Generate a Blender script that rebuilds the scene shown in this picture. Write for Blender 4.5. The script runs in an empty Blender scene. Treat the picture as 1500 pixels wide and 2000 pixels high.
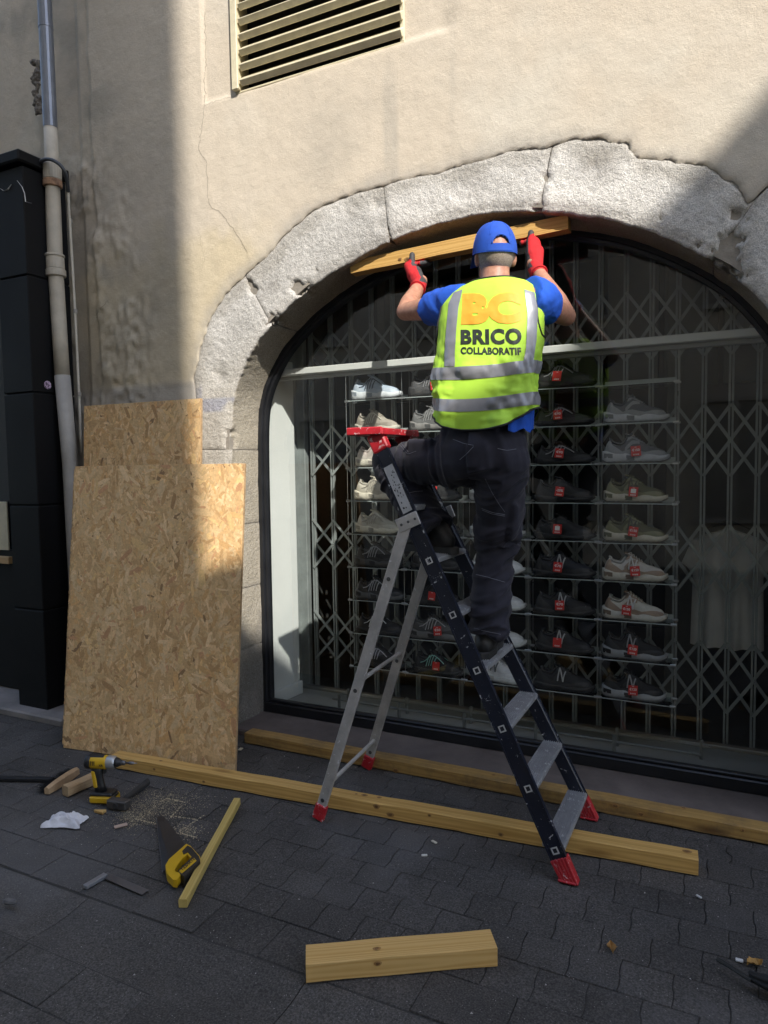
import bpy, bmesh, math, random
import numpy as np
from mathutils import Vector, Matrix
from mathutils.bvhtree import BVHTree

random.seed(7); rng = np.random.default_rng(7)
S = bpy.context.scene
COL = S.collection
R = math.radians

# ------------------------------------------------------------------ camera
CAM_H, FPX = 1.6, 1370.0
YAW, PITCH, ROLL = R(26.1), R(3.75), R(-0.865)
fw = np.array([-math.sin(YAW)*math.cos(PITCH), math.cos(YAW)*math.cos(PITCH), -math.sin(PITCH)])
rt = np.cross(fw, [0, 0, 1.0]); rt /= np.linalg.norm(rt); up = np.cross(rt, fw)
rt, up = rt*math.cos(ROLL)+up*math.sin(ROLL), -rt*math.sin(ROLL)+up*math.cos(ROLL)
cam_d = bpy.data.cameras.new('camera'); cam = bpy.data.objects.new('camera', cam_d); COL.objects.link(cam)
cam_d.sensor_fit = 'VERTICAL'; cam_d.sensor_height = 36.0; cam_d.lens = FPX/2000*36
cam_d.clip_start = 0.05; cam_d.clip_end = 400
mw = Matrix.Identity(4)
for i in range(3):
    mw[i][0] = rt[i]; mw[i][1] = up[i]; mw[i][2] = -fw[i]
mw[2][3] = CAM_H
cam.matrix_world = mw
S.camera = cam

# ------------------------------------------------------------------ light
SUN = np.array([0.564, -0.537, 0.627]); SUN /= np.linalg.norm(SUN)
w = bpy.data.worlds.new('World'); S.world = w; w.use_nodes = True
nt = w.node_tree; bg = nt.nodes['Background']
sky = nt.nodes.new('ShaderNodeTexSky'); sky.sky_type = 'NISHITA'; sky.sun_disc = False
sky.sun_elevation = math.asin(SUN[2]); sky.sun_rotation = math.atan2(SUN[0], SUN[1])
nt.links.new(sky.outputs[0], bg.inputs[0]); bg.inputs[1].default_value = 0.15
sd = bpy.data.lights.new('sun', 'SUN'); sd.energy = 2.3; sd.angle = R(0.55); sd.color = (1.0, 0.955, 0.88)
so = bpy.data.objects.new('sun', sd); COL.objects.link(so)
so.rotation_euler = Vector(-SUN).to_track_quat('-Z', 'Y').to_euler(); so.location = (6, -6, 12)
S.view_settings.view_transform = 'Standard'; S.view_settings.look = 'None'
S.view_settings.gamma = 1; S.view_settings.exposure = 1.45; S.view_settings.use_curve_mapping = False
try:
    S.cycles.max_bounces = 5; S.cycles.diffuse_bounces = 3; S.cycles.transparent_max_bounces = 14
    S.cycles.caustics_reflective = False; S.cycles.caustics_refractive = False
except Exception: pass

# ------------------------------------------------------------------ pixel rays (1500x2000 photo) onto real planes
def ray(x, y): return fw*FPX + rt*(x-750) - up*(y-1000)
def Wp(x, y, Y):
    d = ray(x, y); t = Y/d[1]; return Vector((d[0]*t, Y, CAM_H+d[2]*t))
def Gp(x, y, z=0.0):
    d = ray(x, y); t = (z-CAM_H)/d[2]; return Vector((d[0]*t, d[1]*t, z))

# ------------------------------------------------------------------ noise
_tab = rng.random((256, 256))
def vn(x, y):
    xi = np.floor(x).astype(int); yi = np.floor(y).astype(int); fx = x-xi; fy = y-yi
    fx = fx*fx*(3-2*fx); fy = fy*fy*(3-2*fy)
    a = _tab[xi & 255, yi & 255]; b = _tab[(xi+1) & 255, yi & 255]
    c = _tab[xi & 255, (yi+1) & 255]; d = _tab[(xi+1) & 255, (yi+1) & 255]
    return (a*(1-fx)+b*fx)*(1-fy)+(c*(1-fx)+d*fx)*fy
def fbm(x, y, s=1.0, o=4, seed=0):
    x = np.asarray(x, float)*s+seed*17.3; y = np.asarray(y, float)*s+seed*31.7
    t = 0; a = .5
    for k in range(o):
        t = t+a*(vn(x, y)-.5); x = x*2.03+5.1; y = y*2.03+9.7; a *= .5
    return t
def sstep(a, b, x):
    t = np.clip((np.asarray(x, float)-a)/(b-a), 0, 1); return t*t*(3-2*t)

# ------------------------------------------------------------------ materials
def new_mat(name):
    m = bpy.data.materials.new(name); m.use_nodes = True
    n = m.node_tree; b = n.nodes['Principled BSDF']
    return m, n, b
def nd(n, t, **kw):
    o = n.nodes.new(t)
    for k, v in kw.items(): setattr(o, k, v)
    return o
def ramp(n, fac, stops):
    r = n.nodes.new('ShaderNodeValToRGB'); n.links.new(fac, r.inputs[0])
    e = r.color_ramp.elements
    while len(e) < len(stops): e.new(.5)
    for i, (p, c) in enumerate(stops):
        e[i].position = p; e[i].color = (c[0], c[1], c[2], 1) if hasattr(c, '__len__') else (c, c, c, 1)
    return r
def mixc(n, a, b, fac, mode='MIX'):
    m = n.nodes.new('ShaderNodeMix'); m.data_type = 'RGBA'; m.blend_type = mode
    for s, v in ((m.inputs[0], fac), (m.inputs[6], a), (m.inputs[7], b)):
        if hasattr(v, 'is_linked'): n.links.new(v, s)
        elif hasattr(v, '__len__'): s.default_value = (v[0], v[1], v[2], 1)
        else: s.default_value = v
    return m.outputs[2]
def coords(n, scale=(1, 1, 1), rot=(0, 0, 0), space='pos'):
    mp = nd(n, 'ShaderNodeMapping'); mp.inputs['Scale'].default_value = scale; mp.inputs['Rotation'].default_value = rot
    if space == 'pos':
        g = nd(n, 'ShaderNodeNewGeometry'); n.links.new(g.outputs['Position'], mp.inputs[0])
    else:
        g = nd(n, 'ShaderNodeTexCoord'); n.links.new(g.outputs['Object'], mp.inputs[0])
    return mp.outputs[0]
def noise_t(n, vec, scale, detail=5, rough=.6, dist=0):
    t = nd(n, 'ShaderNodeTexNoise'); n.links.new(vec, t.inputs['Vector'])
    t.inputs['Scale'].default_value = scale; t.inputs['Detail'].default_value = detail
    t.inputs['Roughness'].default_value = rough; t.inputs['Distortion'].default_value = dist
    return t.outputs[0]
def bump(n, b, h, strength, dist=.01, prev=None):
    bp = nd(n, 'ShaderNodeBump'); bp.inputs['Strength'].default_value = strength; bp.inputs['Distance'].default_value = dist
    n.links.new(h, bp.inputs['Height'])
    if prev is not None: n.links.new(prev, bp.inputs['Normal'])
    n.links.new(bp.outputs[0], b.inputs['Normal']); return bp.outputs[0]
_mc = {}
def M(name, c, rough=.6, var=.18, vs=7, bs=80, bst=.15, metal=0.0, spec=.5, space='pos', coat=0, rnd=0.0):
    if name in _mc: return _mc[name]
    m, n, b = new_mat(name)
    v = coords(n, space=space)
    f = noise_t(n, v, vs, 6, .65)
    k0 = tuple(x*(1-var) for x in c); k1 = tuple(min(1, x*(1+var)) for x in c)
    r = ramp(n, f, [(.3, k0), (.7, k1)])
    out = r.outputs[0]
    if rnd:
        oi = nd(n, 'ShaderNodeObjectInfo')
        rr = ramp(n, oi.outputs['Random'], [(0, 1-rnd), (1, 1+rnd)])
        rr2 = nd(n, 'ShaderNodeMapRange'); n.links.new(oi.outputs['Random'], rr2.inputs[0]); rr2.inputs[3].default_value = 1-rnd; rr2.inputs[4].default_value = 1+rnd
        cb = nd(n, 'ShaderNodeCombineColor')
        for i in range(3): n.links.new(rr2.outputs[0], cb.inputs[i])
        out = mixc(n, out, cb.outputs[0], 1.0, 'MULTIPLY')
    n.links.new(out, b.inputs['Base Color'])
    f2 = noise_t(n, v, bs, 3, .6)
    rg = nd(n, 'ShaderNodeMapRange'); n.links.new(f, rg.inputs[0]); rg.inputs[3].default_value = max(.02, rough-.12); rg.inputs[4].default_value = min(1, rough+.12)
    n.links.new(rg.outputs[0], b.inputs['Roughness'])
    b.inputs['Metallic'].default_value = metal; b.inputs['Specular IOR Level'].default_value = spec
    if coat: b.inputs['Coat Weight'].default_value = coat
    if bst: bump(n, b, f2, bst, .004)
    _mc[name] = m; return m

def mat_attr(name, rough, nscale, bst, bdist, fine=0.12, fs=120, speck=None, mid=(.86, 1.1)):
    m, n, b = new_mat(name)
    a = nd(n, 'ShaderNodeAttribute'); a.attribute_name = 'Col'
    v = coords(n)
    f = noise_t(n, v, fs, 4, .7); g = noise_t(n, v, nscale, 6, .7)
    r1 = ramp(n, f, [(.25, 1-fine*1.6), (.75, 1+fine)]); r2 = ramp(n, g, [(.3, mid[0]), (.7, mid[1])])
    o = mixc(n, a.outputs[0], r1.outputs[0], 1, 'MULTIPLY'); o = mixc(n, o, r2.outputs[0], 1, 'MULTIPLY')
    if speck:
        vo = nd(n, 'ShaderNodeTexVoronoi'); n.links.new(v, vo.inputs['Vector']); vo.inputs['Scale'].default_value = speck[0]
        rs = ramp(n, vo.outputs['Distance'], [(speck[1], 1), (speck[1]+.08, 0)])
        o = mixc(n, o, speck[2], rs.outputs[0])
    n.links.new(o, b.inputs['Base Color']); b.inputs['Roughness'].default_value = rough; b.inputs['Specular IOR Level'].default_value = .25
    p = bump(n, b, f, bst, bdist); bump(n, b, g, bst, bdist*3, p)
    return m

def mat_wood(name, c0, c1, axis=0, scale=1.0, dirt=0.0, knots=True, rough=.55):
    m, n, b = new_mat(name)
    sc = [14, 14, 14]; sc[axis] = .9
    v = coords(n, tuple(s*scale for s in sc), space='obj')
    g = noise_t(n, v, 1.6, 6, .6, .4)
    wv = nd(n, 'ShaderNodeTexWave'); wv.wave_type = 'RINGS'; wv.rings_direction = 'XYZ'[axis]
    v2 = coords(n, tuple((26 if i != axis else .8)*scale for i in range(3)), space='obj')
    n.links.new(v2, wv.inputs[0]); wv.inputs['Scale'].default_value = 2.2; wv.inputs['Distortion'].default_value = 2.2; wv.inputs['Detail'].default_value = 3; wv.inputs['Detail Scale'].default_value = 1.2
    mx = nd(n, 'ShaderNodeMath', operation='MULTIPLY_ADD'); n.links.new(wv.outputs[1], mx.inputs[0]); mx.inputs[1].default_value = .55; n.links.new(g, mx.inputs[2])
    r = ramp(n, mx.outputs[0], [(.3, c1), (1.0, c0)])
    o = r.outputs[0]
    if knots:
        v3 = coords(n, tuple((9 if i != axis else 2.4)*scale for i in range(3)), space='obj')
        vo = nd(n, 'ShaderNodeTexVoronoi'); n.links.new(v3, vo.inputs['Vector']); vo.inputs['Scale'].default_value = .9
        rk = ramp(n, vo.outputs['Distance'], [(.06, 1), (.2, 0)])
        o = mixc(n, o, (c0[0]*.28, c0[1]*.2, c0[2]*.15), rk.outputs[0])
    if dirt:
        d = noise_t(n, coords(n, space='obj'), 5, 6, .75)
        rd = ramp(n, d, [(.45, 0), (.7, dirt)])
        o = mixc(n, o, (.09, .07, .05), rd.outputs[0])
    n.links.new(o, b.inputs['Base Color']); b.inputs['Roughness'].default_value = rough; b.inputs['Specular IOR Level'].default_value = .3
    bump(n, b, mx.outputs[0], .25, .002)
    return m

def mat_glass(name, tint=(1, 1, 1), ior=1.5, rough=0.0, boost=1.0):
    m = bpy.data.materials.new(name); m.use_nodes = True; n = m.node_tree
    n.nodes.clear()
    out = nd(n, 'ShaderNodeOutputMaterial'); tr = nd(n, 'ShaderNodeBsdfTransparent'); gl = nd(n, 'ShaderNodeBsdfGlossy'); mx = nd(n, 'ShaderNodeMixShader')
    fr = nd(n, 'ShaderNodeFresnel'); fr.inputs[0].default_value = ior
    ml = nd(n, 'ShaderNodeMath', operation='MULTIPLY'); n.links.new(fr.outputs[0], ml.inputs[0]); ml.inputs[1].default_value = boost; ml.use_clamp = True
    tr.inputs[0].default_value = (*tint, 1); gl.inputs['Roughness'].default_value = rough
    n.links.new(ml.outputs[0], mx.inputs[0]); n.links.new(tr.outputs[0], mx.inputs[1]); n.links.new(gl.outputs[0], mx.inputs[2]); n.links.new(mx.outputs[0], out.inputs[0])
    return m

# ------------------------------------------------------------------ objects
def setp(o, label=None, cat=None, group=None, kind=None):
    if label: o['label'] = label
    if cat: o['category'] = cat
    if group: o['group'] = group
    if kind: o['kind'] = kind
    return o
def thing(name, label, cat, loc=(0, 0, 0), group=None):
    o = bpy.data.objects.new(name, None); COL.objects.link(o); o.location = loc; o.empty_display_size = .1; WT[o.name] = Vector(loc)
    return setp(o, label, cat, group)
def obj(name, me, mat=None, parent=None, local=False, smooth=False, **kw):
    o = bpy.data.objects.new(name, me); COL.objects.link(o)
    if mat is not None and len(me.materials) == 0:
        for m in (mat if isinstance(mat, (list, tuple)) else [mat]): me.materials.append(m)
    if smooth: me.polygons.foreach_set('use_smooth', [True]*len(me.polygons))
    if parent is not None:
        o.parent = parent
        if not local: o.matrix_parent_inverse = Matrix.Translation(-WT.get(parent.name, Vector((0, 0, 0))))   # parts are modelled in world coordinates
    return setp(o, **kw)
WT = {}
def mesh(name, v, f, mi=None, col=None):
    me = bpy.data.meshes.new(name); me.from_pydata([tuple(p) for p in v], [], [tuple(q) for q in f])
    if mi is not None: me.polygons.foreach_set('material_index', list(mi))
    if col is not None:
        a = me.attributes.new('Col', 'FLOAT_COLOR', 'POINT')
        c = np.ones((len(v), 4), np.float32); c[:, :3] = col; a.data.foreach_set('color', c.ravel())
    me.update(); return me

class MB:
    def __init__(s): s.v = []; s.f = []; s.m = []
    def add(s, v, f, m=0):
        k = len(s.v); s.v += [tuple(p) for p in v]; s.f += [tuple(i+k for i in q) for q in f]; s.m += [m]*len(f); return s
    def frame(s, verts, f, o, X, Y, Z, m=0):
        return s.add([o+X*p[0]+Y*p[1]+Z*p[2] for p in verts], f, m)
    def box(s, c, size, bev=.0, X=None, Y=None, Z=None, m=0):
        c = Vector(c); X = Vector(X or (1, 0, 0)); Y = Vector(Y or (0, 1, 0)); Z = Vector(Z or (0, 0, 1))
        v, f = cbox(size, bev); return s.frame(v, f, c, X, Y, Z, m)
    def bar(s, p0, p1, w_, h_, upv=(0, 0, 1), bev=0.0, m=0):
        p0 = Vector(p0); p1 = Vector(p1); X = (p1-p0); L = X.length; X.normalize()
        Y = Vector(upv).cross(X)
        if Y.length < 1e-5: Y = Vector((0, 1, 0)).cross(X)
        Y.normalize(); Z = X.cross(Y)
        v, f = cbox((L, w_, h_), bev); return s.frame(v, f, (p0+p1)/2, X, Y, Z, m)
    def tube(s, pts, r, n=10, cap=True, m=0, flat=1.0, upv=None):
        pts = [Vector(p) for p in pts]; k = len(pts); rs = r if hasattr(r, '__len__') else [r]*k
        rings = []; prev = None
        for i, p in enumerate(pts):
            t = (pts[min(i+1, k-1)]-pts[max(i-1, 0)]).normalized()
            if upv is not None: a = Vector(upv)
            else: a = prev if prev is not None else (Vector((0, 0, 1)) if abs(t.z) < .9 else Vector((1, 0, 0)))
            u = (a-t*a.dot(t)).normalized(); v = t.cross(u); prev = u
            rings.append([p+(u*math.cos(q)*rs[i]*flat+v*math.sin(q)*rs[i]) for q in [2*math.pi*j/n for j in range(n)]])
        return s.loft(rings, cap, m)
    def loft(s, rings, cap=True, m=0, closed=True):
        n = len(rings[0]); v = [p for r in rings for p in r]; f = []
        for i in range(len(rings)-1):
            for j in range(n if closed else n-1):
                a = i*n+j; b = i*n+(j+1) % n; f.append((a, b, b+n, a+n))
        if cap: f.append(tuple(range(n-1, -1, -1))); f.append(tuple(range((len(rings)-1)*n, len(rings)*n)))
        return s.add(v, f, m)
    def lathe(s, prof, c, axis='z', n=20, m=0):
        c = Vector(c); rings = []
        for r, h in prof:
            ring = []
            for j in range(n):
                q = 2*math.pi*j/n; a, b = r*math.cos(q), r*math.sin(q)
                ring.append(c+Vector({'z': (a, b, h), 'x': (h, a, b), 'y': (b, h, a)}[axis]))
            rings.append(ring)
        return s.loft(rings, True, m)
    def prism(s, poly, o, X, Y, Z, h, m=0, bev=0):
        # poly 2D (ccw in X,Y) extruded along Z by h
        n = len(poly); o = Vector(o); X = Vector(X); Y = Vector(Y); Z = Vector(Z)
        if bev:
            cx = sum(p[0] for p in poly)/n; cy = sum(p[1] for p in poly)/n
            ins = []
            for i in range(n):
                a = Vector(poly[i-1]); b_ = Vector(poly[i]); c = Vector(poly[(i+1) % n])
                d1 = (b_-a).normalized(); d2 = (c-b_).normalized(); nn = Vector((-(d1.y+d2.y), d1.x+d2.x))
                nn = nn.normalized() if nn.length > 1e-6 else Vector((-d1.y, d1.x)); ins.append((b_.x+nn.x*bev, b_.y+nn.y*bev))
            rings = [[o+X*p[0]+Y*p[1] for p in poly], [o+X*p[0]+Y*p[1]+Z*(h-bev) for p in poly], [o+X*p[0]+Y*p[1]+Z*h for p in ins]]
        else: rings = [[o+X*p[0]+Y*p[1] for p in poly], [o+X*p[0]+Y*p[1]+Z*h for p in poly]]
        return s.loft(rings, True, m)
    def me(s, name): return mesh(name, s.v, s.f, s.m)
    def build(s, name, mat, parent=None, **kw): return obj(name, s.me(name), mat, parent, **kw)

def cbox(size, b):
    x, y, z = [q/2 for q in size]
    if b <= 0:
        v = [(sx*x, sy*y, sz*z) for sx in (-1, 1) for sy in (-1, 1) for sz in (-1, 1)]
        return v, [(0, 1, 3, 2), (4, 6, 7, 5), (0, 4, 5, 1), (2, 3, 7, 6), (0, 2, 6, 4), (1, 5, 7, 3)]
    b = min(b, x*.9, y*.9, z*.9); v = []; idx = {}
    for sx in (-1, 1):
        for sy in (-1, 1):
            for sz in (-1, 1):
                for a in range(3):
                    p = [sx*x, sy*y, sz*z]
                    for q, s_ in enumerate((sx, sy, sz)):
                        if q != a: p[q] -= s_*b
                    idx[sx, sy, sz, a] = len(v); v.append(tuple(p))
    f = []
    def g(sx, sy, sz, a): return idx[sx, sy, sz, a]
    for s_ in (-1, 1):
        for a in range(3):
            q = []
            for (u, w_) in ((-1, -1), (1, -1), (1, 1), (-1, 1)):
                t = [0, 0, 0]; t[a] = s_; t[(a+1) % 3] = u; t[(a+2) % 3] = w_; q.append(g(*t, a))
            f.append(tuple(q) if s_ > 0 else tuple(reversed(q)))
    for a in range(3):       # edges parallel to axis a
        p, q = (a+1) % 3, (a+2) % 3
        for su in (-1, 1):
            for sv in (-1, 1):
                def k(e, ax):
                    t = [0, 0, 0]; t[a] = e; t[p] = su; t[q] = sv; return g(*t, ax)
                ff = (k(-1, p), k(1, p), k(1, q), k(-1, q)); f.append(ff if su*sv < 0 else tuple(reversed(ff)))
    for sx in (-1, 1):
        for sy in (-1, 1):
            for sz in (-1, 1):
                ff = (g(sx, sy, sz, 0), g(sx, sy, sz, 1), g(sx, sy, sz, 2)); f.append(ff if sx*sy*sz > 0 else tuple(reversed(ff)))
    return v, f

def fix_normals(me):
    bm = bmesh.new(); bm.from_mesh(me); bmesh.ops.recalc_face_normals(bm, faces=bm.faces); bm.to_mesh(me); bm.free()

def capsule(mb, p0, r0, p1, r1, n=18, flat=1.0, upv=None, k=5):
    p0 = Vector(p0); p1 = Vector(p1); t = (p1-p0).normalized(); L = (p1-p0).length
    a = Vector(upv) if upv is not None else (Vector((0, 0, 1)) if abs(t.z) < .9 else Vector((1, 0, 0)))
    u = (a-t*a.dot(t)).normalized(); v = t.cross(u); rings = []
    prof = [(-math.cos(q)*r0, math.sin(q)*r0) for q in [math.pi/2*(i+.35)/k for i in range(k)]]
    prof += [(L*i/4, r0+(r1-r0)*i/4) for i in range(5)]
    prof += [(L+math.sin(q)*r1, math.cos(q)*r1) for q in [math.pi/2*(i+.65)/k for i in range(k)]]
    for h, r_ in prof:
        rings.append([p0+t*h+u*(math.cos(q)*r_*flat)+v*(math.sin(q)*r_) for q in [2*math.pi*j/n for j in range(n)]])
    mb.loft(rings, True)

def remesh(mb, voxel, smooth=6, fac=.5, name='tmp'):
    me = mb.me(name); fix_normals(me)
    o = bpy.data.objects.new(name, me); COL.objects.link(o)
    m = o.modifiers.new('r', 'REMESH'); m.mode = 'VOXEL'; m.voxel_size = voxel
    if smooth:
        s_ = o.modifiers.new('s', 'SMOOTH'); s_.factor = fac; s_.iterations = smooth
    dg = bpy.context.evaluated_depsgraph_get(); ev = o.evaluated_get(dg)
    out = bpy.data.meshes.new_from_object(ev); out.name = name
    bpy.data.objects.remove(o); bpy.data.meshes.remove(me)
    out.materials.clear()
    return out
def mco(me):
    a = np.empty(len(me.vertices)*3, np.float32); me.vertices.foreach_get('co', a); return a.reshape(-1, 3).astype(float)
def mno(me):
    a = np.empty(len(me.vertices)*3, np.float32); me.vertex_normals.foreach_get('vector', a); return a.reshape(-1, 3).astype(float)
def setco(me, c): me.vertices.foreach_set('co', np.asarray(c, np.float32).ravel()); me.update()
def bvh_of(me): return BVHTree.FromPolygons([v.co.copy() for v in me.vertices], [tuple(p.vertices) for p in me.polygons])
def hit(bvh, px, py, off=.0015):
    d = Vector(ray(px, py)).normalized(); o = Vector((0, 0, CAM_H))
    loc, no, i, ds = bvh.ray_cast(o, d)
    if loc is None: return None
    if no.dot(d) > 0: no = -no
    return loc+no*off
def ribbon_px(bvh, A, B, n=24, m=5, off=.002):
    # cloth strip between two pixel polylines, laid on a surface
    def samp(P, t):
        x = t*(len(P)-1); i = min(int(x), len(P)-2); f = x-i
        return P[i][0]*(1-f)+P[i+1][0]*f, P[i][1]*(1-f)+P[i+1][1]*f
    v = []; ok = []
    for i in range(n+1):
        a = samp(A, i/n); b = samp(B, i/n)
        for j in range(m+1):
            q = j/m; h = hit(bvh, a[0]*(1-q)+b[0]*q, a[1]*(1-q)+b[1]*q, off)
            ok.append(h is not None); v.append(h or Vector((0, 0, 0)))
    f = []
    for i in range(n):
        for j in range(m):
            q = (i*(m+1)+j, i*(m+1)+j+1, (i+1)*(m+1)+j+1, (i+1)*(m+1)+j)
            if all(ok[k] for k in q): f.append(q)
    return v, f
def text_mesh(s, bold=0.0, sub=0.0, spacing=1.0):
    c = bpy.data.curves.new('t', 'FONT'); c.body = s; c.offset = bold; c.space_character = spacing; c.resolution_u = 4
    o = bpy.data.objects.new('t', c); COL.objects.link(o)
    me = bpy.data.meshes.new_from_object(o.evaluated_get(bpy.context.evaluated_depsgraph_get()))
    bpy.data.objects.remove(o); bpy.data.curves.remove(c)
    bm = bmesh.new(); bm.from_mesh(me); bpy.data.meshes.remove(me)
    bmesh.ops.remove_doubles(bm, verts=bm.verts, dist=1e-5)
    bmesh.ops.triangulate(bm, faces=bm.faces)
    if sub:
        for _ in range(4):
            e = [x for x in bm.edges if x.calc_length() > sub]
            if not e: break
            bmesh.ops.subdivide_edges(bm, edges=e, cuts=1); bmesh.ops.triangulate(bm, faces=[f for f in bm.faces if len(f.verts) > 3])
    bm.verts.index_update()
    v = np.array([x.co[:2] for x in bm.verts]); f = [tuple(x.index for x in p.verts) for p in bm.faces]; bm.free()
    mn, mx = v.min(0), v.max(0); return (v-mn)/(mx-mn), f, (mx-mn)[0]/(mx-mn)[1]
def interp(z, tab):
    zs = [t[0] for t in tab]; return [np.interp(z, zs, [t[k] for t in tab]) for k in range(1, len(tab[0]))]
def resample(P, n):
    P = np.array(P, float); d = np.r_[0, np.cumsum(np.linalg.norm(np.diff(P, axis=0), axis=1))]
    t = np.linspace(0, d[-1], n); return np.stack([np.interp(t, d, P[:, k]) for k in range(P.shape[1])], 1)
def smooth_poly(P, it=2):
    P = np.array(P, float)
    for _ in range(it):
        Q = [P[0]]
        for a, b in zip(P[:-1], P[1:]): Q += [a*.75+b*.25, a*.25+b*.75]
        Q.append(P[-1]); P = np.array(Q)
    return P
# ================================================================== STRUCTURE
WY = 3.36          # facade plane
FY = 3.64          # shop window frame (front)
GY = 3.685         # glass

# ---- street, pavers, gutter
m_joint = M('joint_sand', (.040, .037, .035), .95, .3, 20, 150, .3)
def mat_paver(name='paver_concrete', k=1.0):
    m, n, b = new_mat(name)
    v = coords(n)
    f = noise_t(n, v, 2.2, 6, .7); g = noise_t(n, v, 160, 3, .7)
    c = ramp(n, f, [(.3, (.048, .0445, .042)), (.7, (.086, .079, .074))]).outputs[0]
    oi = nd(n, 'ShaderNodeObjectInfo'); mr = nd(n, 'ShaderNodeMapRange'); n.links.new(oi.outputs['Random'], mr.inputs[0]); mr.inputs[3].default_value = .88*k; mr.inputs[4].default_value = 1.12*k
    cb = nd(n, 'ShaderNodeCombineColor')
    for i in range(3): n.links.new(mr.outputs[0], cb.inputs[i])
    c = mixc(n, c, cb.outputs[0], 1, 'MULTIPLY')
    c = mixc(n, c, ramp(n, g, [(.3, .35), (.5, .95), (.72, 1.9)]).outputs[0], 1, 'MULTIPLY')
    vo = nd(n, 'ShaderNodeTexVoronoi'); n.links.new(v, vo.inputs['Vector']); vo.inputs['Scale'].default_value = 110
    wn = nd(n, 'ShaderNodeMath', operation='MULTIPLY'); 
    sp = ramp(n, vo.outputs['Distance'], [(.10, 1), (.2, 0)])
    cs = ramp(n, vo.outputs['Color'], [(.62, 0), (.9, .85)])
    n.links.new(sp.outputs[0], wn.inputs[0]); n.links.new(cs.outputs[0], wn.inputs[1])
    c = mixc(n, c, (.34, .32, .30), wn.outputs[0])
    d = noise_t(n, v, .9, 4, .6); c = mixc(n, c, (.15, .145, .15), ramp(n, d, [(.5, 0), (.72, .5)]).outputs[0])
    n.links.new(c, b.inputs['Base Color']); b.inputs['Roughness'].default_value = .82; b.inputs['Specular IOR Level'].default_value = .3
    p = bump(n, b, g, .5, .004); bump(n, b, noise_t(n, v, 22, 4, .6), .35, .01, p)
    return m
m_paver = mat_paver()
mb = MB()
for y0_, y1_ in ((-60, 1.519), (1.781, 60)): mb.add([(-60, y0_, -.0065), (60, y0_, -.0065), (60, y1_, -.0065), (-60, y1_, -.0065)], [(0, 1, 2, 3)])
mb.add([(-60, 1.5, -.07), (60, 1.5, -.07), (60, 1.8, -.07), (-60, 1.8, -.07)], [(0, 1, 2, 3)])
street = mb.build('street', m_joint, kind='structure')
def paver_mesh(w_, d_, zig, name):
    h = [(0, 0), (.18, zig), (.42, zig), (.58, -zig), (.82, -zig), (1, 0)]
    g = .0013; w2 = w_/2-g; poly = [(-w2+z_, -d_/2+g+(d_-2*g)*t) for t, z_ in reversed(h)]
    poly = [(w2+z_, -d_/2+g+(d_-2*g)*t) for t, z_ in h]+poly
    b = MB(); b.prism(poly, (0, 0, -.05), (1, 0, 0), (0, 1, 0), (0, 0, 1), .05, bev=.002); return b.me(name)
PW, PD = .155, .149
pv = [paver_mesh(PW, PD, .003, 'paver'), paver_mesh(PW, PD, .010, 'paver')]
pb = paver_mesh(.275, .185, 0, 'border_paver')
for me in pv+[pb]: me.materials.append(m_paver)
def put_paver(me, x, y, parent=None):
    o = bpy.data.objects.new('paver', me); COL.objects.link(o); o.parent = street
    o.location = (x, y, random.uniform(-.004, .0)); o.rotation_euler = (random.uniform(-.007, .007), random.uniform(-.007, .007), random.uniform(-.008, .008))
far_v = MB()
def far_paver(me, x, y): far_v.add([(v.co.x+x, v.co.y+y, v.co.z-.002+random.uniform(-.002, .001)) for v in me.vertices], [tuple(p.vertices) for p in me.polygons])
def inview(x, y):
    p = np.array([x, y, -CAM_H]); z = p@fw
    if z < .3: return False
    px = 750+FPX*(p@rt)/z; py = 1000-FPX*(p@up)/z
    return -60 < px < 1560 and py < 2090
spots = []
for j in range(9):
    y = 1.975+PD*(j+.5)
    for i in range(-34, 20):
        spots.append((pv[1 if j > 6 else 0], i*PW+(PW/2 if j % 2 else 0)+.03, y))
for i in range(-18, 12): spots.append((pb, i*.275-.13, 1.787+.093))
for j in range(-9, 1):
    for i in range(-18, 12): spots.append((pb, i*.275+(.137 if j % 2 else 0)-.05, 1.515-.093+j*.186))
k = 0
for me, x, y in spots:
    if inview(x, y) and k < 300 and y < 3.33: put_paver(me, x, y); k += 1
    elif y < 3.33: far_paver(me, x, y)
far_v.build('paver_field', m_paver, street, kind='stuff')
# gutter channel of dished slabs
def mat_gutter():
    m = m_paver.copy(); m.name = 'gutter_concrete'; return m
gp = []
for k in range(9):
    t = k/8; y = 1.518+.264*t; gp.append((y, -.016*math.sin(math.pi*t)-.0045*(k in (0, 8))-.001))
b = MB(); L = .97
rings = [[Vector((x, y, z)) for y, z in gp]+[Vector((x, 1.782, -.06)), Vector((x, 1.518, -.06))] for x in (-L/2, -L/2+.004, L/2-.004, L/2)]
b.loft(rings, True); gme = b.me('gutter_slab'); fix_normals(gme)
m_gut = M('gutter_concrete', (.078, .075, .079), .8, .4, 3.5, 130, .5)
gme.materials.append(mat_paver('gutter_paver', 1.12))
for i in range(-9, 9):
    o = bpy.data.objects.new('gutter_slab', gme); COL.objects.link(o); o.parent = street; o.location = (i*.974+.3, 0, random.uniform(-.002, .001))

# ---- the old building: plaster facade, stone arch
bld = thing('old_building', 'old building with cream plastered facade and a wide rough stone arch', 'building', (-1.2, WY+.3, 0))
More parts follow.
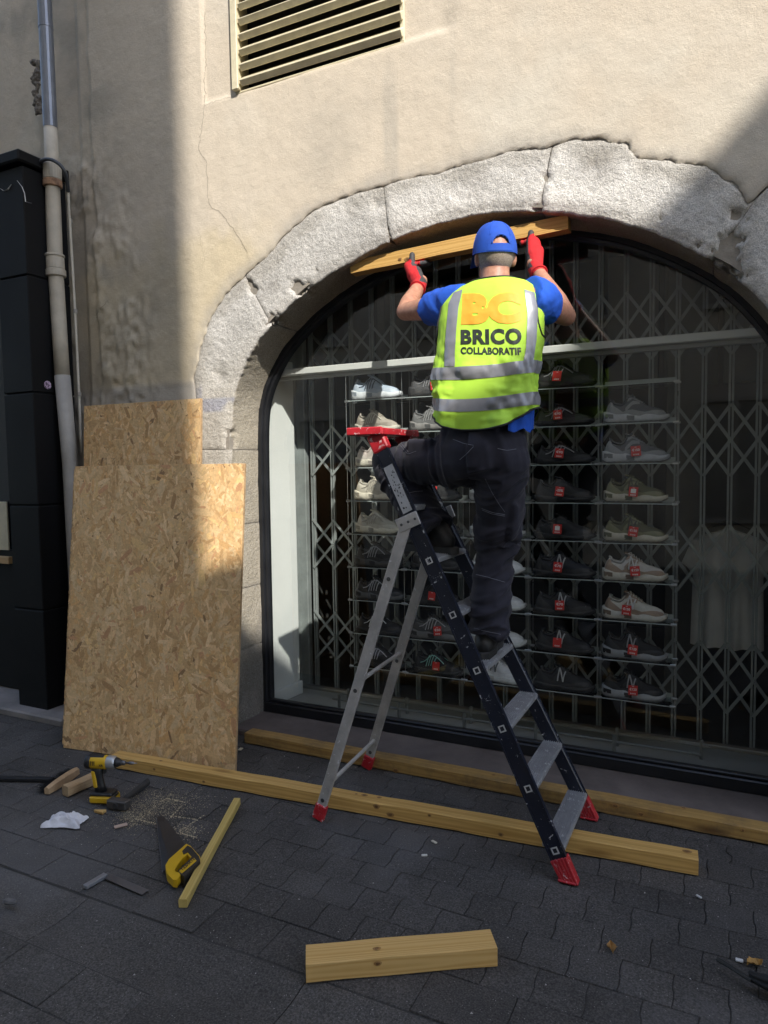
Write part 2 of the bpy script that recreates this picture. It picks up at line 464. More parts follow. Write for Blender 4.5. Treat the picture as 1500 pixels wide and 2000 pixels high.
# intrados (inner edge of the arch on the facade plane) and extrados (ragged outer edge of the exposed stone), x,z
INT = [(-2.672, -.02), (-2.668, 1.0), (-2.665, 1.70), (-2.655, 1.90), (-2.634, 2.03), (-2.577, 2.155), (-2.476, 2.31), (-2.341, 2.43), (-2.097, 2.592), (-1.805, 2.704), (-1.578, 2.773), (-1.336, 2.811), (-1.18, 2.822), (-1.03, 2.817), (-.819, 2.789), (-.551, 2.721), (-.321, 2.62), (-.10, 2.48), (.03, 2.37), (.141, 2.233), (.25, 2.05), (.31, 1.88), (.335, 1.70), (.34, 1.0), (.345, -.02)]
EXT = [(-2.96, -.02), (-2.955, 1.0), (-2.93, 1.6), (-2.90, 1.95), (-2.918, 2.15), (-2.862, 2.324), (-2.78, 2.497), (-2.661, 2.618), (-2.51, 2.712), (-2.364, 2.80), (-2.188, 2.925), (-2.02, 3.005), (-1.829, 3.035), (-1.707, 3.045), (-1.50, 3.06), (-1.333, 3.055), (-1.067, 3.075), (-.95, 3.09), (-.771, 3.06), (-.66, 3.085), (-.586, 3.06), (-.43, 3.02), (-.375, 2.94), (-.30, 2.92), (-.099, 2.85), (.019, 2.74), (.06, 2.66), (.10, 2.69), (.20, 2.78), (.36, 2.62), (.50, 2.40), (.60, 2.1), (.63, 1.7), (.64, -.02)]
INTd = resample(smooth_poly(INT, 3), 500)
EXTr = resample(EXT, 700)
jit = fbm(np.arange(700)*.35, np.zeros(700), 1, 4, 3)
tn = np.gradient(EXTr, axis=0); tn /= np.linalg.norm(tn, axis=1)[:, None]
EXTd = EXTr+np.stack([-tn[:, 1], tn[:, 0]], 1)*(jit*.035)[:, None]
def inpoly(px, pz, poly):
    ins = np.zeros(px.shape, bool); n = len(poly); j = n-1
    for i in range(n):
        xi, zi = poly[i]; xj, zj = poly[j]
        c = ((zi > pz) != (zj > pz)) & (px < (xj-xi)*(pz-zi)/(zj-zi+1e-12)+xi); ins ^= c; j = i
    return ins

LX0, LX1, LZ0 = -2.555, -1.495, 3.735       # louvre opening
def wall_height(x, z):
    h = fbm(x, z, 2.2, 4, 1)*.010+fbm(x, z, 14, 3, 2)*.0035
    lump = sstep(-3.25, -3.6, x)*sstep(4.2, 3.2, z)*.9+sstep(-3.05, -3.5, x)*sstep(3.2, 2.7, z)
    lump = np.clip(lump, 0, 1)*sstep(.05, .22, fbm(x, z, 3.0, 3, 5)+.16)
    h = h+lump*((fbm(x*1.5, z, 19, 3, 6)+.10)*.034)+lump*sstep(.0, .05, fbm(x*1.6, z, 5, 4, 8))*.007
    # broken vertical edge of the render beside the pipe
    e = -3.70+fbm(z, z*0, 5, 4, 9)*.10
    h = h-sstep(e+.012, e-.012, x)*.022-sstep(-3.80, -3.84, x)*.02
    # shallow niche round the louvre
    h = h-sstep(-2.775, -2.765, x)*sstep(3.715, 3.745, z-(x+2.6)*.0)*sstep(-1.2, -1.3, x)*.012
    # old patch line
    h = h+sstep(2.10, 2.115, z)*sstep(2.75, 2.2, z)*sstep(-2.6, -2.9, x)*.003
    return h
def wall_col(x, z):
    base = np.array([.615, .53, .42]); c = np.ones(x.shape+(3,))*base
    def mixw(c, col, f): f = np.clip(f, 0, 1)[..., None]; return c*(1-f)+np.array(col)*f
    n1 = fbm(x, z, 1.3, 5, 11); n2 = fbm(x, z, 4, 4, 12)
    c = mixw(c, (.60, .50, .335), sstep(3.10, 2.85, z+n2*.5)*sstep(-2.15, -2.5, x+n1*.5)*.8)
    c = mixw(c, (.64, .585, .49), sstep(0, .25, n1)*.7)
    c = mixw(c, (.42, .375, .31), sstep(.05, .3, -n1)*.55)
    st = fbm(x*9, z*.35, 1, 4, 13)
    c = mixw(c, (.40, .365, .31), sstep(.08, .3, st)*sstep(3.8, 3.5, z)*sstep(2.9, 3.3, z)*sstep(-2.4, -2.2, x)*sstep(-1.1, -1.35, x)*.75)
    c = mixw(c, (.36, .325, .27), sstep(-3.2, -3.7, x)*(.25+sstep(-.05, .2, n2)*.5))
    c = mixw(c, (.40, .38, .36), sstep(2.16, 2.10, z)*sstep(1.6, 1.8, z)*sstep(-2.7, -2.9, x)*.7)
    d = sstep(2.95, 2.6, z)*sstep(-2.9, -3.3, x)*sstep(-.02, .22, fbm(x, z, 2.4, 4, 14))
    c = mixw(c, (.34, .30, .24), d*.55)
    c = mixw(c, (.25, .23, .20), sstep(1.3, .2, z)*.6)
    ed = np.full(x.shape, 9.0)
    for q in EXTr[::6]: ed = np.minimum(ed, np.hypot(x-q[0], z-q[1]))
    c = mixw(c, (.38, .35, .31), sstep(.09, .0, ed+n2*.08)*.55)
    return c
m_plaster = mat_attr('lime_plaster', .9, 16, .42, .004, .08, 210, None, (.95, 1.04))
gx = np.arange(-5.2, 1.3001, .0155); gz = np.arange(-.02, 5.3, .0155)
X, Z = np.meshgrid(gx, gz, indexing='ij')
HY = wall_height(X, Z)
poly = np.r_[EXTd, [[.64, -.2], [-2.96, -.2]]]
ins = inpoly(X, Z, poly)
lou = (X > LX0) & (X < LX1) & (Z > LZ0)
# clip vertices just inside the ragged hole onto its edge
nb = np.zeros_like(ins)
for dx, dz in ((1, 0), (-1, 0), (0, 1), (0, -1), (1, 1), (-1, -1), (1, -1), (-1, 1)):
    nb |= ~np.roll(np.roll(ins, dx, 0), dz, 1)
edge = ins & nb
PX, PZ = X.copy(), Z.copy()
fine = resample(EXTd, 4000)
for i, j in zip(*np.where(edge)):
    q = fine[np.argmin((fine[:, 0]-X[i, j])**2+(fine[:, 1]-Z[i, j])**2)]; PX[i, j], PZ[i, j] = q
PY = WY-HY
PY[edge] += .006
nb2 = np.zeros_like(lou)
for dx, dz in ((1, 0), (-1, 0), (0, 1), (0, -1), (1, 1), (-1, -1), (1, -1), (-1, 1)): nb2 |= ~np.roll(np.roll(lou, dx, 0), dz, 1)
le = lou & nb2
PX[le & (X < LX0+.03)] = LX0; PX[le & (X > LX1-.03)] = LX1; PZ[le & (Z < LZ0+.03)] = LZ0
dead = (ins & ~edge) | (lou & ~le)
N = len(gz); id_ = np.arange(X.size).reshape(X.shape)
q = np.stack([id_[:-1, :-1], id_[1:, :-1], id_[1:, 1:], id_[:-1, 1:]], -1).reshape(-1, 4)
okf = ~dead.ravel()[q].any(1) & ~(edge.ravel()[q].all(1)) & ~(le.ravel()[q].all(1))
q = q[okf]
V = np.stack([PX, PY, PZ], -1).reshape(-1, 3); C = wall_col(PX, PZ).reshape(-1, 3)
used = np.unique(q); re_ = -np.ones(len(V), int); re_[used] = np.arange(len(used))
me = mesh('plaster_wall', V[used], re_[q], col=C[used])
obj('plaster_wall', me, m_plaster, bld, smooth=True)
# lip of the plaster round the stone, then the thickness of the louvre opening
mb = MB(); n = len(EXTd); vv = [(p[0], WY+.004, p[1]) for p in EXTd]+[(p[0], WY+.03, p[1]) for p in EXTd]
mb.add(vv, [(i, i+1, n+i+1, n+i) for i in range(n-1)])
me = mesh('plaster_lip', mb.v, mb.f, col=np.tile([.46, .42, .36], (2*n, 1))); obj('plaster_lip', me, m_plaster, bld)
# the rest of the facade outside the picture, up to the eaves
mb = MB()
def slab(x0, x1, z0, z1): mb.box(((x0+x1)/2, WY+.2, (z0+z1)/2), (x1-x0, .398, z1-z0))
slab(-16, -5.2, 0, 13); slab(1.3, 10, 0, 13); slab(-5.2, 1.3, 5.28, 13)
me = mesh('upper_facade', mb.v, mb.f, col=np.tile([.60, .54, .44], (len(mb.v), 1))); obj('upper_facade', me, m_plaster, bld)
# facade core behind the render (blocks light into the shop)
mb = MB(); mb.box((-3.95, WY+.24, 2.35), (2.5, .38, 4.7)); mb.box((.98, WY+.24, 2.35), (.66, .38, 4.7)); mb.box((-1.2, WY+.24, 3.41), (4.2, .36, .60)); mb.box((-1.2, WY+.40, 4.1), (4.2, .05, 1.2))
mb.build('wall_core', M('core', (.3, .28, .25), .9), bld)
# cracks in the render
m_crack = M('crack_dark', (.20, .17, .13), .95)
def crack(pxs, wd, name='crack'):
    wd *= .42
    P = [Wp(x, y, WY) for x, y in pxs]; Q = resample([(p.x, p.z) for p in P], max(8, len(pxs)*9))
    Q = Q+np.stack([fbm(np.arange(len(Q))*.9, np.zeros(len(Q)), 1, 3, len(pxs)+k_) for k_ in (1, 2)], 1)*.03
    v = []; f = []
    for i, p in enumerate(Q):
        t = Q[min(i+1, len(Q)-1)]-Q[max(i-1, 0)]; t = t/np.linalg.norm(t); nn = np.array([-t[1], t[0]])
        ww = wd*(.35+.65*abs(math.sin(i*1.7)))*min(1, (len(Q)-i)/8+.15)
        hh = float(wall_height(np.array(p[0]), np.array(p[1])))
        for s_ in (-1, 1): v.append((p[0]+nn[0]*ww*s_, WY-hh-.0022, p[1]+nn[1]*ww*s_))
    f = [(2*i, 2*i+1, 2*i+3, 2*i+2) for i in range(len(Q)-1)]
    obj(name, mesh(name, v, f), m_crack, bld)
crack([(397, 20), (399, 100), (399, 200), (396, 240), (388, 290), (403, 320), (407, 390), (415, 408), (435, 418), (455, 447), (478, 480), (490, 512)], .0028)
crack([(388, 640-190), (400, 505), (395, 530)], .0012)
crack([(185, 620), (203, 598), (212, 585)], .004)
crack([(400, 205), (440, 192), (475, 182)], .0016)

# voussoirs and jamb stones
m_stone = mat_attr('arch_limestone', .88, 45, .72, .005, .36, 190, (260, .16, (.80, .78, .74)))
def sub(P, t0, t1, n):
    d = np.r_[0, np.cumsum(np.linalg.norm(np.diff(P, axis=0), axis=1))]; d /= d[-1]
    t = np.linspace(t0, t1, n); return np.stack([np.interp(t, d, P[:, k]) for k in (0, 1)], 1)
def tpar(P, pt):
    d = np.r_[0, np.cumsum(np.linalg.norm(np.diff(P, axis=0), axis=1))]; d /= d[-1]
    return d[np.argmin(((P-np.array(pt))**2).sum(1))]
def xz(px, py): p = Wp(px, py, WY); return (p.x, p.z)
# joints: (extrados pixel point, intrados pixel point)
JO = [((-2.96, -.02), (-2.672, -.02)), ((-2.955, .48), (-2.67, .48)), ((-2.955, .86), (-2.67, .86)), ((-2.95, 1.25), (-2.668, 1.25)), ((-2.93, 1.72), (-2.665, 1.72)),
      (xz(480, 543), xz(531, 634)), (xz(748, 362), xz(760, 468)), (xz(1077, 292), xz(1053, 410)), (xz(1478, 388), xz(1408, 492)),
      ((.55, 2.25), (.25, 2.05)), ((.64, 1.5), (.335, 1.5)), ((.64, .8), (.34, .8)), ((.64, -.02), (.345, -.02))]
EXs = resample(EXT, 900)
PITS = [(*xz(px_, py_), r_, d_) for px_, py_, r_, d_ in ((585, 566, .030, .05), (578, 556, .018, .04), (533, 628, .030, .05), (494, 566, .022, .05), (486, 552, .015, .04), (1412, 520, .05, .06), (1420, 478, .03, .05), (1440, 420, .02, .03), (1065, 345, .018, .02), (1050, 405, .018, .03), (735, 400, .035, .012), (745, 440, .03, .010), (428, 735, .045, .012), (1160, 320, .03, .006), (1290, 424, .008, .02), (617, 527, .006, .02))]
for si in range(len(JO)-1):
    (e0, i0), (e1, i1) = JO[si], JO[si+1]
    ti0, ti1 = tpar(INTd, i0), tpar(INTd, i1); te0, te1 = tpar(EXs, e0), tpar(EXs, e1)
    Ls = max(np.linalg.norm(np.array(i1)-np.array(i0)), np.linalg.norm(np.array(e1)-np.array(e0)))
    ns = max(14, int(Ls/.011)); gap = .0045/max(Ls, .1)
    I = sub(INTd, ti0, ti1, ns); E_ = sub(EXs, te0, te1, ns)
    I[0] += (I[1]-I[0])*.14; I[-1] += (I[-2]-I[-1])*.14; E_[0] += (E_[1]-E_[0])*.14; E_[-1] += (E_[-2]-E_[-1])*.14
    nf, nd_ = 24, 22
    cols = []
    for a in range(nf+1): cols.append(('f', a/nf))
    for a in range(1, nd_+1): cols.append(('d', a/nd_))
    nc = len(cols); V = np.zeros((ns, nc, 3)); Cc = np.zeros((ns, nc, 3))
    sx = np.arange(ns)*.011
    for ci, (kd, t) in enumerate(cols):
        if kd == 'f':
            P = E_*(1-t)+I*t; ex = (E_-I); ex = ex/np.linalg.norm(ex, axis=1)[:, None]
            y = np.full(ns, WY+.002)
            if t == 0: P = P+ex*.05; y = y+.03          # runs on under the render
            rough = fbm(P[:, 0], P[:, 1], 9, 4, 20+si)*.007+fbm(P[:, 0], P[:, 1], 55, 3, 40)*.006
            y = y+rough
            er = 1-sstep(0, .10, (1-t)*np.linalg.norm(E_-I, axis=1)); 
            chip = fbm(sx*30, sx*0+si, 1, 3, 50)*.014+sstep(.12, .3, fbm(sx*7, sx*0+si*3, 1, 3, 51))*.02
            y = y+er**3*(.012+np.abs(chip)*.6)
            P = P+ex*(er**3*chip)[:, None]
        else:
            ex = (E_-I); ex = ex/np.linalg.norm(ex, axis=1)[:, None]
            chip = fbm(sx*30, sx*0+si, 1, 3, 50)*.014+sstep(.12, .3, fbm(sx*7, sx*0+si*3, 1, 3, 51))*.02
            y0 = WY+.016+np.abs(chip)*.6
            y = y0+(WY+.32-y0)*t
            P = I+ex*((1-sstep(0, .25, t))*chip+fbm(sx*9, y*9, 1, 4, 60+si)*.012)[:, None]
        for (bx_, bz_, r_, dp_) in PITS:
            g_ = np.exp(-(((P[:, 0]-bx_)**2+(P[:, 1]-bz_)**2)/r_**2)*(1+fbm(P[:, 0], P[:, 1], 40, 3, 90)*2.5))
            if kd == 'f': y = y+g_*dp_
            else: P = P+ex*(g_*dp_*.6*max(0, 1-t*2.2))[:, None]
        # edges of each stone rounded back into the joint
        jr = np.minimum(np.arange(ns), np.arange(ns)[::-1]); jd = np.exp(-jr*1.1)*.0045*(1 if kd == 'f' else .5)
        if kd == 'f': y = y+jd
        else: P = P+ex*jd[:, None]
        V[:, ci, 0] = P[:, 0]; V[:, ci, 1] = y; V[:, ci, 2] = P[:, 1]
        x_, z_ = P[:, 0], P[:, 1]
        c = np.ones((ns, 3))*np.array([.68, .645, .595])*[.82, .84, .86, .84, .90, .96, 1.12, 1.2, 1.15, .95, .9, .9, .9][si]; 
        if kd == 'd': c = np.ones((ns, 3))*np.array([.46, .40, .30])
        n1 = fbm(x_+y*.7, z_, 5, 4, 70)
        c *= (1+n1*.6)[:, None]
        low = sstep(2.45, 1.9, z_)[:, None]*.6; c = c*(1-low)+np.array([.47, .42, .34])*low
        if kd == 'f':
            bl = (sstep(2.03, 2.01, z_)*sstep(1.93, 1.95, z_)+sstep(-2.85, -2.87, x_)*sstep(2.2, 2.15, z_)*sstep(2.0, 2.02, z_))*sstep(-.12, .06, fbm(x_, z_, 9, 3, 71)+.02)
            bl = np.clip(bl, 0, 1)[:, None]*.65*(x_ < -2)[:, None]; c = c*(1-bl)+np.array([.30, .31, .40])*bl
            wp = (sstep(1.95, 1.85, z_)*sstep(1.3, 1.5, z_)*sstep(.02, .12, fbm(x_*3, z_*.8, 3, 3, 72)))[:, None]*.5*(x_ < -2)[:, None]; c = c*(1-wp)+np.array([.68, .66, .62])*wp
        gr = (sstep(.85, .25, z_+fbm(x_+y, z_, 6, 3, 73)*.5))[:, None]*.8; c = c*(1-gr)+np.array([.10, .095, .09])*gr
        st = sstep(.12, .28, fbm(x_+y, z_, 3.5, 4, 74))[:, None]*.45; c = c*(1-st)+np.array([.30, .27, .24])*st
        if kd == 'f': ee = (1-sstep(.10, .34, t+n1*.5))[:, None]*.5; c = c*(1-ee)+np.array([.40, .36, .30])*ee
        jc = np.exp(-jr*.9)[:, None]*.5; c = c*(1-jc)+np.array([.34, .31, .27])*jc
        Cc[:, ci] = c
    idm = np.arange(ns*nc).reshape(ns, nc)
    F = np.stack([idm[:-1, :-1], idm[1:, :-1], idm[1:, 1:], idm[:-1, 1:]], -1).reshape(-1, 4)
    # end faces going back into the wall so that the joints have depth
    vb = V.reshape(-1, 3); 
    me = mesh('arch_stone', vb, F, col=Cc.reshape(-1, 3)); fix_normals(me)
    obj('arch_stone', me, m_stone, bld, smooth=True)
# dark mortar behind the joints
mb = MB(); nI = 200; I2 = resample(INTd, nI); E2 = sub(EXs, 0, 1, nI)
mb.add([(p[0], WY+.016, p[1]) for p in E2]+[(p[0]+(q_[0]-p[0])*.06, WY+.016, p[1]+(q_[1]-p[1])*.06) for p, q_ in zip(I2, E2)], [(i, i+1, nI+i+1, nI+i) for i in range(nI-1)])
mb.add([(p[0]+(q_[0]-p[0])*.06, WY+.016, p[1]+(q_[1]-p[1])*.06) for p, q_ in zip(I2, E2)]+[(p[0]+(q_[0]-p[0])*.06, WY+.33, p[1]+(q_[1]-p[1])*.06) for p, q_ in zip(I2, E2)], [(i, i+1, nI+i+1, nI+i) for i in range(nI-1)])
mb.build('mortar', M('mortar', (.28, .25, .21), .95, .3, 20, 150, .5), bld)

# louvre with its frame
m_cream = M('cream_paint', (.62, .55, .38), .6, .15, 12, 120, .2)
lv = thing('louvre_vent', 'cream wooden louvre vent in the facade above the arch', 'vent', (-2.0, WY, LZ0))
mb = MB(); mb.box((LX0+.022, WY+.03, 4.15), (.044, .11, .83), .004); mb.build('frame', m_cream, lv)
mb = MB(); mb.box((LX1-.012, WY+.05, 4.15), (.024, .09, .83), .003); mb.build('frame', m_cream, lv)
mb = MB(); mb.box((-2.02, WY+.045, LZ0-.006), (LX1-LX0, .085, .014), .003); mb.build('sill', m_plaster if False else m_cream, lv)
z = LZ0+.035
while z < 4.6:
    mb = MB(); t = R(38+random.uniform(-2, 2)); mb.box((-2.0, WY+.016, z+.02), (LX1-LX0-.06, .085, .036), .003, Y=(0, math.cos(t), math.sin(t)), Z=(0, -math.sin(t), math.cos(t))); mb.build('slat', m_cream, lv); z += .0815
mb = MB(); mb.box((-2.02, WY+.125, 4.2), (1.1, .02, 1.0)); mb.build('backing', M('louvre_dark', (.03, .028, .025), .9), lv)

# threshold and shopfront
m_sill = M('threshold_stone', (.125, .102, .092), .85, .4, 4, 90, .5)
for x0, x1 in ((-2.68, .36),):
    mb = MB(); mb.box(((x0+x1)/2, 3.50, .005), (x1-x0, .36, .05), .008); mb.build('threshold_stone', m_sill, bld)
m_frame = M('black_frame', (.012, .013, .016), .38, .3, 6, 100, .1)
win = thing('shop_window', 'arched shop window in a black metal frame under the stone arch', 'window', (-1.2, FY, 0))
In = resample(smooth_poly(INT, 3), 160); tI = np.gradient(In, axis=0); tI /= np.linalg.norm(tI, axis=1)[:, None]; nI_ = np.stack([tI[:, 1], -tI[:, 0]], 1)
def arch_profile(prof, name, m, z0=.03):
    # prof: list of (inset, y) swept along the intrados
    rings = []
    for p, n_ in zip(In, nI_):
        if p[1] < z0-.02: p = np.array([p[0], z0-.02])
        rings.append([Vector((p[0]+n_[0]*a, y, p[1]+n_[1]*a)) for a, y in prof])
    b = MB(); b.loft(rings, True); me = b.me(name); fix_normals(me); return obj(name, me, m, win)
arch_profile([(-.03, FY), (.024, FY), (.026, FY+.012), (.026, GY+.03), (-.03, GY+.03)], 'frame', m_frame)
arch_profile([(.0262, FY+.018), (.042, FY+.02), (.042, GY+.02), (.0262, GY+.02)], 'glazing_bead', m_frame)
mb = MB(); mb.box((-1.165, FY+.035, .062), (3.0, .08, .066), .006); mb.build('bottom_rail', m_frame, win)
mb = MB(); mb.box((-1.165, FY+.030, .103), (2.95, .04, .016), .004); mb.build('glazing_bead', m_frame, win)
m_glass = mat_glass('window_glass', (.95, .97, .96), 1.5, 0, 1.75)
gpoly = [(p[0]+n_[0]*.035, max(p[1], .1)+n_[1]*.035) for p, n_ in zip(In, nI_)]
mb = MB(); mb.add([(x, GY, z_) for x, z_ in gpoly], [tuple(range(len(gpoly)))]); mb.build('glass_pane', m_glass, win)

# ---- interior: display floor, white side panel, dark room
m_dfl = M('display_floor_grey', (.33, .335, .32), .45, .12, 3, 60, .08)
m_wpan = M('white_panel', (.74, .76, .74), .5, .05, 2, 60, .05)
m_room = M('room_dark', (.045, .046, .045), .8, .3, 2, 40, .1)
m_rail = M('grey_rail', (.24, .25, .24), .4, .15, 5, 60, .1, metal=.4)
mb = MB(); mb.box((-1.1, 3.895, -.005), (3.6, .47, .11)); mb.build('display_floor', m_dfl, bld)
mb = MB(); mb.prism([(0, 0), (.30, .0), (.30, .02), (0, .02)], (-2.655, 3.70, .05), (.105, .995, 0), (-.995, .105, 0), (0, 0, 1), 2.25); me = mb.me('side_panel'); fix_normals(me); obj('side_panel', me, m_wpan, bld)
mb = MB(); mb.bar((-2.645, 3.70, .095), (-2.607, 4.0, .095), .022, .09, bev=.006); mb.build('skirting', m_wpan, bld)
mb = MB(); mb.box((-1.0, 4.115, .055), (3.4, .05, .03), .004); mb.build('floor_rail', m_rail, bld)
# low rails on the display floor
for y_, x1 in ((3.80, -.10), (3.92, -.06)):
    mb = MB(); mb.bar((-2.25, y_, .12), (x1, y_, .12), .012, .012, bev=.002)
    for x in np.arange(-2.2, x1, .42): mb.bar((x, y_, .05), (x, y_, .155), .016, .016, upv=(0, 1, 0), bev=.002)
    t = thing('display_rail', 'low grey metal rail on the display floor, %s one' % ('front' if y_ < 3.85 else 'rear'), 'rail', (-1.2, y_, .05)); mb.build('rail', m_rail, t)
# canopy bar across the window
cb_ = thing('white_canopy_bar', 'long white horizontal bar spanning the shop window above the shoes', 'bar', (-1.1, 3.75, 2.2))
mb = MB(); mb.box((-1.1, 3.785, 2.197), (3.0, .10, .04), .004); mb.build('bar_body', M('bar_white', (.72, .73, .70), .4, .06), cb_)
mb = MB(); mb.box((-1.1, 3.80, 2.165), (3.0, .035, .022), .003); mb.build('light_track', M('track_grey', (.42, .43, .41), .4, .06), cb_)
# room
mb = MB()
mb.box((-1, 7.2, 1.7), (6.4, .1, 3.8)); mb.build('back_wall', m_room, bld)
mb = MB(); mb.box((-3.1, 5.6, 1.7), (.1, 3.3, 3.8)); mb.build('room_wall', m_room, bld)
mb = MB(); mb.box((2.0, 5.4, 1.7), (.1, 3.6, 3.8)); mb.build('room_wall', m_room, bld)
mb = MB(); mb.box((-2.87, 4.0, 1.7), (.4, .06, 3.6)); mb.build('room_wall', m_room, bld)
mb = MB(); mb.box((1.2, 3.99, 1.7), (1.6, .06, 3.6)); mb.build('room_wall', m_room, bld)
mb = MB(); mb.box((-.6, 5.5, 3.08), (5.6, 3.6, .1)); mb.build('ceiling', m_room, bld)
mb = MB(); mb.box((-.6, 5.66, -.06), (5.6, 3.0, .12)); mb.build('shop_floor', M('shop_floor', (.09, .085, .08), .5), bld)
# slatted dark panels and a post in the shop
for i in range(9):
    mb = MB(); mb.box((-2.75+i*.36, 5.1+.02*(i % 2), 2.55), (.33, .03, .9), .004); mb.build('wall_panel', M('wall_panel_grey', (.10, .105, .10), .6), bld)
for x, y_, wd in ((-2.2, 4.55, .06), (-.25, 5.0, .22), (.55, 5.2, .3)):
    mb = MB(); mb.box((x, y_, 1.5), (wd, .12, 3.0), .004); mb.build('post', M('post_grey', (.14, .14, .13), .7), bld)
# floor of the neighbours opposite: the houses across the street
def opp_house(name, label, x0, x1, top, prof=None, c=(.66, .62, .55)):
    t = thing(name, label, 'house', ((x0+x1)/2, -4.2, 0))
    mw_ = M(name+'_render', c, .9, .15, 1.2, 40, .2)
    mb = MB()
    if prof:
        pl = [(x0, 0), (x1, 0)]+list(reversed(prof)); mb.prism(pl, (0, -4.0, 0), (1, 0, 0), (0, 0, 1), (0, -1, 0), .35)
        mb.box(((x0+x1)/2, -6.9, 3.4), (x1-x0-.02, 5.0, 6.8))
    else: mb.box(((x0+x1)/2, -7.0, top/2), (x1-x0, 6.0, top))
    me = mb.me('wall'); fix_normals(me); obj('wall', me, mw_, t)
    mg = M('opp_glass', (.40, .39, .36), .3, .1, 2, 20, 0); mf = M('opp_frame', (.55, .53, .48), .6)
    for fl in range(4):
        x = x0+.9
        while x < x1-1.0:
            zc = 1.6+fl*3.1
            if prof is None or zc+1 < 7.5:
                b2 = MB(); b2.box((x+.5, -3.985, zc), (1.0, .03, 1.7)); wn_ = b2.build('window', mg, t)
                b2 = MB()
                for dx in (-.53, 0, .53): b2.box((x+.5+dx, -3.965, zc), (.06, .05, 1.82), .005)
                for dz in (-.88, .88): b2.box((x+.5, -3.966, zc+dz), (1.1, .05, .06), .005)
                b2.build('window_frame', mf, wn_)
            x += 2.3
    mb = MB()
    if not prof: mb.box(((x0+x1)/2, -3.9, top+.06), (x1-x0-.02, .6, .12), .02); mb.build('cornice', M('opp_cornice', (.40, .37, .33), .8), t)
    return t
opp_house('tall_house', 'tall shaded house on the far side of the street', -22, 4.78, 15.0)
opp_house('gabled_house', 'house with raking gable parapet on the far side of the street', 4.83, 16, 18, [(4.83, 9.22), (6.25, 9.72), (7.35, 11.2), (8.0, 11.85), (12, 16), (16, 16)])
# ================================================================== NEIGHBOURING BLACK SHOPFRONT, PIPES
m_blk = M('black_panel', (.0028, .0028, .0033), .65, .35, 3, 90, .12, spec=.25)
sf = thing('black_shopfront', 'black panelled pilaster of the neighbouring shopfront with a boxed cap', 'shopfront', (-4.2, 3.2, 0))
PXR, PYF = -3.955, 3.05
zs = [.035, .70, 1.38, 2.10, 2.83, 3.50]
for i in range(5):
    mb = MB(); mb.box((PXR-.14, (PYF+3.37)/2, (zs[i]+zs[i+1])/2), (.28, 3.37-PYF, zs[i+1]-zs[i]-.008), .006); mb.build('panel', m_blk, sf)
mb = MB(); mb.box((PXR-.17, 3.20, 3.545), (.38, .38, .07), .01); mb.build('cap', m_blk, sf)
mb = MB(); mb.box((PXR-.14, 3.215, 1.76), (.262, .30, 3.46)); mb.build('pilaster_core', m_blk, sf)
mb = MB(); mb.box((-5.1, 3.30, .55), (1.75, .1, 1.0), .008); mb.build('stall_riser', m_blk, sf)
mb = MB(); mb.box((-5.1, 3.31, 2.2), (1.75, .02, 2.4)); mb.build('glass_pane', M('dark_glass', (.006, .006, .008), .08, .1, 1, 10, 0), sf)
mb = MB(); mb.box((-5.1, 3.27, .62), (1.72, .03, .03), .004); mb.build('trim_strip', M('trim_grey', (.35, .36, .38), .35, metal=.6), sf)
mb = MB(); mb.box((-5.1, 3.2, 3.3), (1.8, .3, .42), .01); mb.build('fascia', m_blk, sf)
# torn hole with pale ragged edges in the front face under the cap
m_torn = M('torn_white', (.55, .54, .52), .9)
mb = MB()
for pts, wd in (([(33, 352), (43, 365), (48, 378), (50, 394), (62, 397)], .0035), ([(0, 368), (8, 373), (16, 370), (22, 360)], .006)):
    P = [Wp(x, y, PYF-.003) for x, y in pts]
    mb.tube(P, [wd*.4]+[wd]*(len(P)-2)+[wd*.3], 5, flat=.3)
mb.build('torn_edge', m_torn, sf)
# round sticker on the side face
c = None
for xx in (PXR+.004,):
    d = ray(93, 752); t = xx/d[0]; c = Vector((xx, d[1]*t, CAM_H+d[2]*t))
m, n, b_ = new_mat('sticker_print'); v_ = coords(n); f_ = noise_t(n, v_, 90, 3, .5, 1.5)
n.links.new(ramp(n, f_, [(.46, (.05, .03, .06)), (.52, (.62, .45, .60))]).outputs[0], b_.inputs['Base Color'])
mb = MB(); mb.lathe([(.001, -.002), (.026, -.002), (.027, 0), (.026, .002), (.001, .002)], c, 'x', 22); mb.build('sticker', m, sf)
# worn stone step under it
mb = MB(); mb.box((-4.75, 3.17, .018), (2.07, .42, .055), .012); mb.build('step_stone', M('step_stone', (.23, .21, .20), .8, .25, 5, 90, .4), sf)
# lit posters seen at the very left edge
pc = thing('poster_card', 'pale cream poster card with a wooden shelf at the left picture edge', 'poster', (-4.62, 3.24, 1.0))
mb = MB(); mb.box((-4.60, 3.24, 1.22), (.16, .012, .34), .002); mb.build('card', M('poster_cream', (.62, .56, .40), .6), pc)
mb = MB(); mb.box((-4.60, 3.24, .98), (.20, .05, .05), .004); mb.build('shelf_board', M('poster_wood', (.5, .33, .16), .6), pc)

